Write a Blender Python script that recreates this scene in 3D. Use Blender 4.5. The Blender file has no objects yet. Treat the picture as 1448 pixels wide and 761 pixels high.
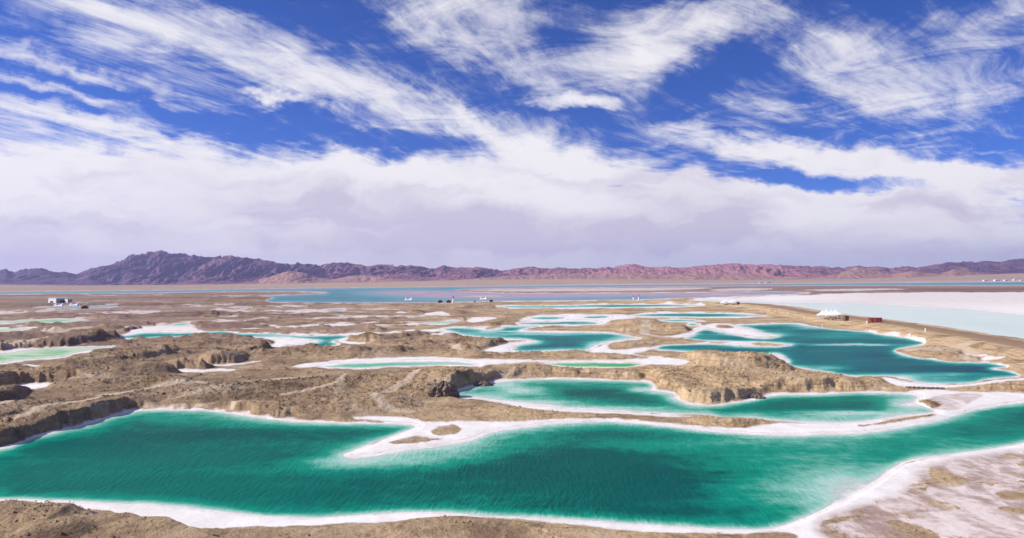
import bpy, math, random
import numpy as np
from mathutils import Matrix, Vector

random.seed(7)
rng = np.random.default_rng(7)
scene = bpy.context.scene
COL = scene.collection
R = math.radians

# ------------------------------------------------------------------ camera
F, CX, CY, HC = 965.0, 724.0, 380.5, 22.0            # focal length in photo pixels, photo centre, drone height (m)
PITCH, ROLL = R(0.938), R(-0.344)
CAM_M = Matrix.Rotation(R(90) + PITCH, 4, 'X') @ Matrix.Rotation(ROLL, 4, 'Z')
cam_d = bpy.data.cameras.new('camera'); cam = bpy.data.objects.new('camera', cam_d); COL.objects.link(cam)
cam.matrix_world = Matrix.Translation((0, 0, HC)) @ CAM_M
cam_d.sensor_width = 36.0; cam_d.lens = 36.0 * F / 1448.0
cam_d.clip_start = 0.5; cam_d.clip_end = 60000.0
scene.camera = cam
RM = np.array(CAM_M.to_3x3())

def pix(px, py, z=0.0):
    """photo pixel -> world x, y on the level z"""
    px = np.asarray(px, float); py = np.asarray(py, float)
    c = np.stack([(px - CX) / F, -(py - CY) / F, -np.ones_like(px)], -1)
    w = c @ RM.T
    t = (z - HC) / w[..., 2]
    return w[..., 0] * t, w[..., 1] * t
def proj(x, y, z=0.0):
    p = np.stack([x, y, np.zeros_like(x) + z - HC], -1) @ RM
    return CX + F * p[..., 0] / -p[..., 2], CY - F * p[..., 1] / -p[..., 2]
def horizon(px):
    return 396.3 - 0.006 * (np.asarray(px, float) - 724.0)

# ------------------------------------------------------------------ sun, exposure
SUN_AZ, SUN_EL = -91.0, 31.0                        # degrees clockwise from the view direction (+Y), elevation
sun_d = bpy.data.lights.new('sun', 'SUN'); sun = bpy.data.objects.new('sun', sun_d); COL.objects.link(sun)
sun_d.energy = 5.0; sun_d.angle = R(0.53); sun_d.color = (1.0, 0.93, 0.83)
sv = Vector((math.sin(R(SUN_AZ)) * math.cos(R(SUN_EL)), math.cos(R(SUN_AZ)) * math.cos(R(SUN_EL)), math.sin(R(SUN_EL))))
sun.rotation_euler = sv.to_track_quat('Z', 'Y').to_euler()
vs = scene.view_settings
vs.view_transform = 'Standard'; vs.look = 'None'; vs.exposure = 0.35; vs.gamma = 1.0; vs.use_curve_mapping = False
cy = scene.cycles
cy.use_denoising = True; cy.max_bounces = 6; cy.diffuse_bounces = 2; cy.glossy_bounces = 2; cy.volume_bounces = 0
cy.transparent_max_bounces = 8; cy.caustics_reflective = False; cy.caustics_refractive = False
cy.use_adaptive_sampling = True; cy.adaptive_threshold = 0.02

# ------------------------------------------------------------------ node helper
class NT:
    def __init__(self, tree):
        self.t = tree; self.n = tree.nodes; self.l = tree.links; self.n.clear()
    def __call__(self, kind, ins=None, **attrs):
        nd = self.n.new(kind)
        for k, v in attrs.items():
            setattr(nd, k, v)
        for k, v in (ins or {}).items():
            self.put(nd, k, v)
        return nd
    def put(self, nd, k, v):
        s = nd.inputs[k]
        if isinstance(v, bpy.types.NodeSocket):
            self.l.new(v, s)
        elif isinstance(v, bpy.types.Node):
            self.l.new(v.outputs[0], s)
        else:
            s.default_value = v
    def m(self, op, a, b=0.0, c=None, clamp=False):
        d = {0: a, 1: b}
        if c is not None: d[2] = c
        return self('ShaderNodeMath', d, operation=op, use_clamp=clamp).outputs[0]
    def vm(self, op, a, b=None):
        d = {0: a}
        if b is not None: d[1] = b
        return self('ShaderNodeVectorMath', d, operation=op).outputs[0]
    def smooth(self, v, lo, hi, a=0.0, b=1.0):
        return self('ShaderNodeMapRange', {0: v, 1: lo, 2: hi, 3: a, 4: b}, interpolation_type='SMOOTHSTEP').outputs[0]
    def noise(self, vec, scale, detail=4.0, rough=0.55, dist=0.0, lac=2.0):
        return self('ShaderNodeTexNoise', {'Vector': vec, 'Scale': scale, 'Detail': detail, 'Roughness': rough, 'Distortion': dist, 'Lacunarity': lac}).outputs[0]
    def mix(self, f, a, b, blend='MIX'):
        nd = self('ShaderNodeMix', {}, data_type='RGBA', blend_type=blend)
        self.put(nd, 0, f)
        for i, v in ((6, a), (7, b)):
            if isinstance(v, tuple) and len(v) == 3: v = v + (1.0,)
            self.put(nd, i, v)
        return nd.outputs[2]
    def mapping(self, vec, loc=(0, 0, 0), rot=(0, 0, 0), scale=(1, 1, 1), kind='POINT'):
        return self('ShaderNodeMapping', {'Vector': vec, 'Location': loc, 'Rotation': rot, 'Scale': scale}, vector_type=kind).outputs[0]

# ------------------------------------------------------------------ world: clear blue high-altitude sky with cirrus and a low bank
world = bpy.data.worlds.new('World'); scene.world = world; world.use_nodes = True
SKY_STRENGTH = 0.10
def build_world():
    k = NT(world.node_tree)
    sky = k('ShaderNodeTexSky', sky_type='NISHITA', sun_disc=False, sun_elevation=R(SUN_EL), sun_rotation=R(SUN_AZ),
            altitude=2800.0, air_density=1.0, dust_density=0.4, ozone_density=2.5)
    dirn = k('ShaderNodeTexCoord').outputs['Generated']
    sep = k('ShaderNodeSeparateXYZ', {0: dirn}); x, y, z = sep.outputs
    # clear sky: deepened blue (polarised look)
    blue = k.mix(1.0, sky.outputs[0], (0.24, 0.45, 0.98), 'MULTIPLY')
    # angular coordinates, in the photo's pixel scale: gx across, gy down from the top
    ay = k.m('ADD', k.m('ABSOLUTE', y), 0.02)
    gx = k.m('MULTIPLY_ADD', k.m('DIVIDE', x, ay), 965.0, 724.0)
    gy = k.m('MULTIPLY_ADD', k.m('DIVIDE', z, ay), -965.0, 396.0)
    gy = k.m('MULTIPLY_ADD', k.m('SUBTRACT', gx, 724.0), -0.006, gy)
    g = k('ShaderNodeCombineXYZ', {0: gx, 1: gy, 2: 0.0}).outputs[0]
    # plane of the cirrus layer
    zz = k.m('ADD', k.m('MAXIMUM', z, 0.0), 0.05)
    pl = k('ShaderNodeCombineXYZ', {0: k.m('DIVIDE', x, zz), 1: k.m('DIVIDE', y, zz), 2: 0.0}).outputs[0]
    plr = k.mapping(pl, rot=(0, 0, R(17.0)))                      # +Y now runs along the streaks
    w1 = k('ShaderNodeTexNoise', {'Vector': plr, 'Scale': 0.55, 'Detail': 3.0, 'Roughness': 0.5}).outputs['Color']
    warp = k.vm('MULTIPLY', k.vm('SUBTRACT', w1, (0.5, 0.5, 0.5)), (0.30, 1.2, 0.0))
    pw = k.vm('ADD', plr, warp)
    pv = k.mapping(pw, rot=(0, 0, R(30.0)))
    turn = k.smooth(gx, 560.0, 1050.0)
    def both(sc, *a):
        p, q = k.noise(k.mapping(pw, scale=sc), *a), k.noise(k.mapping(pv, scale=sc), *a)
        return k.m('MULTIPLY_ADD', turn, k.m('SUBTRACT', q, p), p)
    fib = both((4.6, 0.36, 1), 1.5, 8.0, 0.66)
    fine = both((8.0, 2.2, 1), 2.4, 7.0, 0.70, 0.6)
    puff = k.noise(pw, 1.9, 11.0, 0.66, 0.9)
    # layout warp in angular space so that the bodies have torn outlines
    gw = k('ShaderNodeTexNoise', {'Vector': g, 'Scale': 0.009, 'Detail': 5.0, 'Roughness': 0.6}).outputs['Color']
    gq = k.vm('ADD', g, k.vm('MULTIPLY', k.vm('SUBTRACT', gw, (0.5, 0.5, 0.5)), (150.0, 85.0, 0.0)))
    def blobs(lst, src):
        tot = None
        for (cx, cy_, hl, hw, ang, amp) in lst:
            mp = k.mapping(src, loc=(cx, cy_, 0), rot=(0, 0, R(ang)), scale=(hl, hw, 1), kind='TEXTURE')
            s = k('ShaderNodeTexGradient', {0: mp}, gradient_type='SPHERICAL').outputs['Fac']
            tot = k.m('MULTIPLY', s, amp) if tot is None else k.m('MULTIPLY_ADD', s, amp, tot)
        return tot
    cir = blobs([
        (310, 75, 430, 76, 16, 0.80), (500, 120, 250, 66, 20, 0.70), (140, 20, 260, 56, 8, 0.68),
        (640, 45, 220, 100, 30, 0.60), (690, 12, 110, 60, 10, 0.55), (735, 105, 140, 40, 24, 0.50),
        (668, 188, 140, 20, 33, 0.75), (815, 155, 80, 13, 5, 0.95), (760, 70, 200, 70, 32, 0.28),
        (905, 72, 130, 75, -20, 0.95), (1000, 35, 120, 55, -24, 0.75), (1000, 130, 240, 55, 27, 0.42), (880, 140, 160, 40, 32, 0.30),
        (1110, 45, 130, 80, 10, 0.42), (1180, 68, 100, 40, -15, 0.62), (1235, 130, 110, 75, 25, 0.72),
        (1390, 52, 210, 110, 0, 0.62), (1365, 142, 150, 70, 0, 0.62), (1290, 165, 200, 110, 40, 0.34), (1130, 150, 160, 70, 30, 0.28),
        (110, 100, 320, 18, 16, 0.85), (110, 133, 330, 14, 17, 0.80), (110, 172, 340, 26, 13, 0.80),
        (240, 200, 340, 22, 14, 0.65), (390, 133, 55, 9, 10, 0.85), (240, 130, 120, 34, 12, 0.30), (560, 205, 200, 26, 12, 0.30)], gq)
    bank = blobs([
        (60, 285, 900, 140, 7, 1.15), (300, 300, 800, 105, 0, 0.85), (700, 290, 700, 95, 0, 0.8), (1060, 305, 560, 85, 6, 0.80),
        (760, 208, 160, 48, 12, 0.70), (1170, 222, 380, 30, 7, 1.0), (1380, 262, 320, 52, 5, 0.6), (1300, 330, 600, 100, 0, 0.6),
        (700, 385, 2600, 60, 0, 0.8), (1120, 258, 210, 20, 6, -0.95), (1330, 232, 170, 18, 8, -0.35), (50, 302, 190, 20, 3, -0.75), (860, 262, 60, 12, 0, -0.6), (560, 222, 200, 26, 3, -0.35)], gq)
    # density
    outside = k.smooth(k.m('ABSOLUTE', k.m('SUBTRACT', gx, 724.0)), 820.0, 1500.0, 0.0, 0.40)      # the same kind of sky goes on beyond the frame
    above = k.smooth(gy, -260.0, -20.0, 0.40, 0.0)
    body = k.m('ADD', k.m('MULTIPLY', cir, 1.12), k.m('MAXIMUM', outside, above))
    tex = k.m('MULTIPLY_ADD', k.m('SUBTRACT', fib, 0.5), 1.35, k.m('MULTIPLY_ADD', k.m('SUBTRACT', puff, 0.5), 2.2, k.m('MULTIPLY', k.m('SUBTRACT', fine, 0.5), 0.9)))
    dc = k.m('MULTIPLY', k.smooth(k.m('ADD', body, tex), 0.18, 1.75), k.smooth(body, 0.0, 0.45))
    veil = k.m('MULTIPLY', k.smooth(k.m('MULTIPLY_ADD', tex, 0.9, k.m('MULTIPLY', body, 0.8)), 0.05, 1.1), 0.42)
    tb = k.m('MULTIPLY_ADD', k.m('SUBTRACT', puff, 0.5), 1.1, k.m('MULTIPLY_ADD', k.m('SUBTRACT', fib, 0.5), 0.9, k.m('MULTIPLY', k.m('SUBTRACT', fine, 0.5), 0.5)))
    tb = k.m('MULTIPLY', tb, k.smooth(gy, 300.0, 375.0, 1.0, 0.1))
    db = k.smooth(k.m('ADD', bank, tb), 0.05, 0.85)
    dens = k.m('SUBTRACT', 1.0, k.m('MULTIPLY', k.m('MULTIPLY', k.m('SUBTRACT', 1.0, dc), k.m('SUBTRACT', 1.0, veil)), k.m('SUBTRACT', 1.0, db)))
    # cloud body tones: white tops, lilac undersides
    shade = blobs([(640, 318, 520, 36, 3, 0.95), (960, 300, 150, 60, 10, 0.60), (330, 270, 200, 50, 8, 0.35), (560, 292, 300, 36, 5, 0.35), (740, 345, 420, 20, 0, 0.4), (1200, 372, 600, 36, 0, 0.3), (100, 330, 300, 40, 0, 0.25), (260, 332, 420, 16, 2, 0.5), (480, 348, 520, 12, 0, 0.4), (1120, 335, 330, 16, -2, 0.45), (880, 330, 200, 20, 4, 0.4), (1330, 300, 220, 18, 4, 0.35)], gq)
    lo = k.noise(k.mapping(gq, scale=(0.25, 1.0, 1)), 0.022, 6.0, 0.6, 0.5)
    shade = k.m('MULTIPLY', shade, k.smooth(lo, 0.25, 0.65, 0.6, 1.5))
    shade = k.m('ADD', shade, k.m('MULTIPLY', k.smooth(lo, 0.46, 0.68, 0.0, 0.50), k.smooth(gy, 190.0, 260.0)), clamp=True)
    ccol = k.mix(shade, (0.765, 0.745, 0.755), (0.545, 0.505, 0.60))
    ccol = k.mix(k.smooth(gy, 310.0, 395.0, 0.0, 0.65), ccol, k.mix(k.smooth(gx, 500.0, 1100.0), (0.66, 0.60, 0.65), (0.49, 0.52, 0.66)))
    ccol = k.vm('MULTIPLY', ccol, (1.0 / SKY_STRENGTH,) * 3)
    col = k.mix(k.m('MULTIPLY', dens, 0.97), blue, ccol)
    bg = k('ShaderNodeBackground', {'Color': col, 'Strength': SKY_STRENGTH})
    out = k('ShaderNodeOutputWorld', {'Surface': bg.outputs[0]})
build_world()
world.cycles.sampling_method = 'MANUAL'; world.cycles.sample_map_resolution = 512

# ------------------------------------------------------------------ numpy noise
_perm = rng.permutation(1024).astype(np.int32)
_ga = rng.uniform(0, 2 * np.pi, 1024); _gx = np.cos(_ga).astype(np.float32); _gy = np.sin(_ga).astype(np.float32)
def perlin(x, y, seed=0):
    x = np.asarray(x, np.float64) + seed * 17.31; y = np.asarray(y, np.float64) - seed * 9.77
    xi = np.floor(x); yi = np.floor(y)
    fx = (x - xi).astype(np.float32); fy = (y - yi).astype(np.float32)
    xi = xi.astype(np.int64) & 1023; yi = yi.astype(np.int64) & 1023
    u = fx * fx * fx * (fx * (fx * 6 - 15) + 10); v = fy * fy * fy * (fy * (fy * 6 - 15) + 10)
    def g(ix, iy, dx, dy):
        h = _perm[(_perm[ix & 1023] + iy) & 1023]
        return _gx[h] * dx + _gy[h] * dy
    a = g(xi, yi, fx, fy); b = g(xi + 1, yi, fx - 1, fy); c = g(xi, yi + 1, fx, fy - 1); d = g(xi + 1, yi + 1, fx - 1, fy - 1)
    return ((a + u * (b - a)) + v * ((c + u * (d - c)) - (a + u * (b - a)))) * 1.5
def fbm(x, y, octv=4, gain=0.5, seed=0):
    s = 0; a = 1.0; n = 0
    for i in range(octv):
        s = s + a * perlin(x * 2 ** i, y * 2 ** i, seed + i); n += a; a *= gain
    return s / n
def ridged(x, y, octv=4, gain=0.5, seed=0):
    s = 0; a = 1.0; n = 0
    for i in range(octv):
        s = s + a * (1 - np.abs(perlin(x * 2 ** i, y * 2 ** i, seed + i)) * 1.6); n += a; a *= gain
    return s / n
def sstep(v, a, b):
    t = np.clip((v - a) / (b - a), 0, 1); return t * t * (3 - 2 * t)

# ------------------------------------------------------------------ traced layout (photo pixels)
SY = 2.2                                               # stretch of the vertical pixel axis for distances
def chaikin(p, it):
    p = np.array(p, float)
    for _ in range(it):
        q = np.roll(p, -1, 0); p = np.stack([0.75 * p + 0.25 * q, 0.25 * p + 0.75 * q], 1).reshape(-1, 2)
    return p
def poly_sd(poly, PX, PY, margin, it=1):
    """signed distance (positive inside) to a traced outline, -margin far away"""
    v = chaikin(poly, it); v = v * [1, SY]
    qx = PX.ravel(); qy = (PY * SY).ravel()
    out = np.full(qx.shape, -float(margin), np.float32)
    sel = np.where((qx > v[:, 0].min() - margin) & (qx < v[:, 0].max() + margin) & (qy > v[:, 1].min() - margin) & (qy < v[:, 1].max() + margin))[0]
    if len(sel) == 0: return out.reshape(PX.shape)
    x = qx[sel].astype(np.float32); y = qy[sel].astype(np.float32)
    d2 = np.full(x.shape, 1e9, np.float32); ins = np.zeros(x.shape, bool)
    for a, b in zip(v, np.roll(v, -1, 0)):
        ex, ey = np.float32(b[0] - a[0]), np.float32(b[1] - a[1]); L = ex * ex + ey * ey + 1e-6
        rx = x - np.float32(a[0]); ry = y - np.float32(a[1])
        t = np.clip((rx * ex + ry * ey) / L, 0, 1)
        dx = rx - t * ex; dy = ry - t * ey
        np.minimum(d2, dx * dx + dy * dy, out=d2)
        if ey != 0:
            c = ((a[1] <= y) & (b[1] > y)) | ((b[1] <= y) & (a[1] > y))
            ins ^= c & (rx < ry * (ex / ey))
    d = np.sqrt(d2); out[sel] = np.maximum(np.where(ins, d, -d), -margin)
    return out.reshape(PX.shape)

# name, outline, depth scale (px), rim width (px), colour set, shoals [(x, y, rx, ry, strength)]
PONDS = [
 ('near', [(-160,655),(0,637),(28,626),(55,616),(124,601),(152,590),(193,580.5),(249,578.6),(304,581),(359,589),(378,592),(433,597.5),(488,598),(543,599),(579,600.5),(593,603),(571,612),(530,625),(500,638),(482,645),(516,646),(557,639),(612,631),(668,622),(690,611),(750,603),(797,598),(852,595),(907,599),(949,603),(1004,610),(1059,613.5),(1103,616),(1172,614.5),(1228,612),(1283,603),(1324,596),(1366,581),(1407,574),(1448,569),(1620,545),(1620,600),(1448,627),(1380,639),(1324,645),(1291,649),(1263,661),(1241,681),(1200,706),(1158,725),(1117,742),(1076,750),(1004,748),(949,744),(866,739),(810,735),(755,732),(700,730),(681,729),(612,724),(543,726),(488,730.5),(447,733),(378,730.5),(304,722),(276,719.5),(221,712.5),(166,712.5),(110,708.5),(55,707),(0,705.7),(-160,700)],
  15, 6, 'teal', [(1195,690,105,50,0.82),(540,652,140,16,0.65),(640,636,90,16,0.5),(1080,690,110,60,0.38),(470,655,60,14,0.35),(340,665,110,10,0.22),(700,622,90,16,0.3),(240,590,160,10,0.25),(1330,632,120,18,0.3),(800,606,140,8,0.22),(1000,628,300,10,0.2)]),
 ('second', [(637,558),(655,550),(690,542),(720,537.5),(766,535.6),(800,535.6),(855,537.6),(897,539),(917,540),(925,545),(921,551),(938,553.5),(955,556.5),(961,566),(972,571.5),(1000,573),(1028,571.5),(1069,565),(1086,560),(1110,557.5),(1152,558),(1200,554.5),(1231,555),(1272,556),(1300,559),(1298,570),(1330,582),(1310,585),(1262,590),(1230,595.5),(1190,598),(1148,597.5),(1083,593.6),(1062,590),(1034,592),(1014,590),(1000,587),(979,586),(924,584),(869,581),(828,578),(800,577),(780,572.5),(738,570.5),(697,565),(669,562),(648,560.5)],
  15, 4, 'teal', [(735,553,42,7,0.80),(715,545,30,6,0.6),(690,560,40,5,0.5),(770,568,90,4,0.5),(870,577,120,3.5,0.45),(905,551,26,4,0.8),(952,563,16,8,0.6),(1205,584,85,4.5,0.85),(1285,572,45,12,0.9),(1180,590,70,5,0.5),(770,560,30,8,0.3)]),
 ('right', [(1037,459.5),(1083,458),(1124,457.3),(1142,461),(1166,464.2),(1180,466),(1200,467.5),(1228,469),(1248,474),(1276,476.5),(1297,481.5),(1309,485.6),(1297,489),(1277,492),(1262,496.5),(1282,503.5),(1317,508.5),(1345,512),(1379,512.3),(1407,514),(1428,519),(1414,520.5),(1403,521.8),(1421,523.5),(1435,528),(1446,532.5),(1414,535),(1393,536.6),(1379,541),(1345,543),(1303,542),(1289,539),(1282,535),(1248,531.5),(1200,531.5),(1172,526.5),(1138,521.5),(1112,517),(1117,509.3),(1110,504),(1097,499),(1080,502),(1040,502),(1000,498),(960,497),(945,495.5),(928,495),(931,491),(938,488.4),(959,486.8),(1000,486.3),(1028,487.7),(1055,490),(1095,490.2),(1115,489.4),(1122,487.7),(1105,485.3),(1080,483.8),(1040,483.3),(1000,482),(980,480),(966,478.7),(980,475),(988,467),(1000,465),(1014,468.4),(1034,472),(1055,476.6),(1076,479.4),(1094,478),(1104,474.8),(1083,472),(1072,467.7),(1062,464.3),(1048,463)],
  6, 2.6, 'blue', [(1195,487.3,75,1.7,0.95),(1240,488.5,25,1.5,0.7),(1330,534,70,8,0.5),(1350,528,45,2.0,0.35),(1412,521.5,18,2.2,0.7),(1275,534,30,5,0.8),(1175,520,40,5,0.5),(1100,472,35,4,0.4),(1140,463,30,3,0.4),(1180,475,60,4,0.35),(1000,475,30,6,0.3)]),
 ('middle', [(623,465),(640,463.8),(655,463.5),(677,465),(684,467.5),(699,467),(710,464),(708,461.5),(728,460.8),(775,460),(742,464),(733,467.5),(735,469.5),(800,470),(855,470.4),(883,474),(897,477),(910,478.5),(886,480),(872,481.5),(855,484),(841,490),(832,495),(823,496.7),(800,495.5),(773,496.8),(752,497.4),(731,496.7),(723,494.6),(728,490.5),(738,487),(752,485),(764,483.6),(749,480.8),(735,479.4),(710,478.7),(680,476.5),(648,473),(645,470.4),(632,467.7)],
  8, 3.5, 'blue', [(842,489,22,8,0.75),(700,472,60,2,0.35),(760,473,60,1.5,0.5),(720,468.5,22,1.5,0.7),(680,470,40,2,0.4),(880,478,25,2.5,0.5)]),
 ('upper branch', [(731,456.6),(745,455.8),(780,455.3),(800,454.5),(834,455),(848,457),(838,459),(815,459.6),(790,458.8),(770,460),(750,459),(735,458.5)], 5, 3, 'blue', []),
 ('small a', [(748,449.8),(760,448.2),(797,448),(800,450),(785,451.7),(755,451.5)], 4, 4, 'blue', []),
 ('small b', [(823,449.7),(828,447.2),(855,446.3),(864,447.7),(855,449.7),(834,450.8)], 4, 4, 'blue', []),
 ('long far', [(888,446),(910,444),(938,443),(1000,443),(1048,444),(1090,446.3),(1069,447.7),(1000,448.3),(966,448.3),(910,447.6)], 4, 3.5, 'blue', [(1060,446,40,1,0.5)]),
 ('small c', [(927,453),(945,451.8),(972,452),(1000,454.5),(979,455.2),(952,454.8)], 5, 3, 'blue', []),
 ('small d', [(971,458.9),(979,457.8),(989,459.4),(984,461),(974,461)], 4, 3, 'blue', []),
 ('thin far', [(697,433.8),(724,432),(759,432.4),(800,432.3),(841,431),(883,430.6),(938,430.6),(979,431.6),(998,433),(938,433.9),(883,434.8),(828,434.8),(772,435.7),(724,435.6)], 3.5, 2.2, 'blue', [(740,434,40,1,0.5),(820,433.5,15,1,0.4),(980,432.5,25,0.9,0.4)]),
 ('green right', [(770,513.8),(800,512.8),(841,512.6),(897,512.8),(911,515),(897,518),(883,519.7),(841,519.3),(800,518.3),(780,516)], 6, 3, 'green', [(820,516,35,3,0.3)]),
 ('green left', [(452,518.5),(483,515),(524,512.8),(600,510.7),(641,511.4),(662,513.5),(674,517),(634,516.5),(600,517),(538,519.3),(510,521.4),(469,520)], 9, 3, 'mint', [(620,513,50,2.5,0.35)]),
 ('left green', [(-120,507),(0,499),(55,492.5),(97,491),(138,489.8),(168,488.4),(163,491),(138,495.3),(110,498.8),(95,503.6),(90,505),(55,508),(21,510.7),(0,515),(-120,530)], 16, 4, 'pale', [(15,505,18,1.2,0.7),(50,502,14,1,0.6),(110,495,30,2.5,0.4),(20,500,40,2,0.4)]),
 ('long left', [(166,477),(180,474),(200,470.4),(234,470.4),(269,470.4),(297,469.4),(317,467.9),(331,470.6),(366,471.8),(400,472.8),(421,475),(455,474.3),(490,474.3),(496,475.8),(483,480),(466,483),(484,486.3),(459,491),(441,490.5),(423,488.4),(441,485),(451,483),(448,480),(421,478.4),(400,477),(372,477.4),(338,475.4),(314,474),(269,475.3),(228,476.8),(200,478.6),(180,479)], 5.5, 3, 'blue', [(395,475,40,2,0.5),(330,472,20,1.5,0.5),(455,482,14,3,0.6)]),
 ('left inlet', [(234,459.6),(255,457),(273,457.3),(258,461)], 5, 3, 'mint', []),
 ('green sliver', [(582,460),(600,456.8),(628,454),(655,453),(641,456),(614,458.2)], 6, 3, 'mint', []),
 ('left pale', [(0,454.5),(50,451),(90,450.2),(125,451.2),(122,453.2),(95,456),(75,457),(40,456),(0,457.5),(-60,458),(-60,455)], 7, 2.5, 'pale', []),
 ('left yellow', [(-60,466),(0,465.2),(40,464.2),(45,466),(20,468.6),(0,469.8),(-60,470)], 10, 3, 'pale', []),
 ('grey strip', [(46,434),(80,432.8),(120,432.8),(166,432),(168,434.5),(140,436),(90,436.6),(52,436)], 3.5, 0.3, 'grey', []),
 ('grey pool', [(148,430.2),(165,429),(168,430.5),(152,431.6)], 3, 1.5, 'grey', []),
 ('flat pool a', [(320,434.5),(345,433.2),(362,434.5),(340,436.2)], 4, 2, 'grey', []),
 ('flat pool b', [(455,437.5),(480,436.5),(492,439),(470,440.8)], 5, 2, 'grey', []),
 ('far lake', [(-420,417),(0,412.3),(200,410.5),(300,409.2),(400,407.6),(500,406.6),(600,405.5),(700,404.5),(800,403.0),(900,402.2),(1000,401.5),(1100,400.9),(1250,399.6),(1448,398.2),(1900,395.2),(1900,402),(1448,404.3),(1250,404.2),(1100,404.4),(1000,405),(850,406.5),(720,408),(660,409.5),(640,411.5),(700,414.3),(800,414.5),(900,414.3),(1000,413.3),(1060,412.3),(1130,412.6),(1152,415),(1110,416.6),(1055,418.8),(1000,420.8),(973,421.3),(924,423.3),(890,424.5),(841,424.8),(800,425.8),(697,426),(640,428),(600,428.3),(500,428.8),(400,428.3),(378,427.5),(374,424),(388,421),(372,419),(360,418.2),(400,417),(440,415.5),(466,414),(440,412.9),(400,412.3),(300,413.3),(200,415.2),(0,416.7),(-420,421)],
  3.5, 0.3, 'far', [(590,414,90,4.5,0.9),(680,419,130,4.5,0.9),(850,418,160,3,0.7),(1020,416.5,130,3,0.9),(620,424,90,1.5,0.25)]),
 ('pale lake', [(974,424.5),(1020,424),(1110,427.6),(1200,428),(1255,431.5),(1338,435),(1400,440),(1448,446),(1640,470),(1640,520),(1448,486.5),(1400,480),(1338,468),(1297,462),(1221,451.5),(1200,449),(1159,440.5),(1135,436.5),(1110,430.5),(1045,430),(1000,428.6),(976,426.5)],
  60, 2, 'milk', [(1225,448.5,14,1.2,0.9),(1262,450.2,12,0.9,0.9)]),
]
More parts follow.
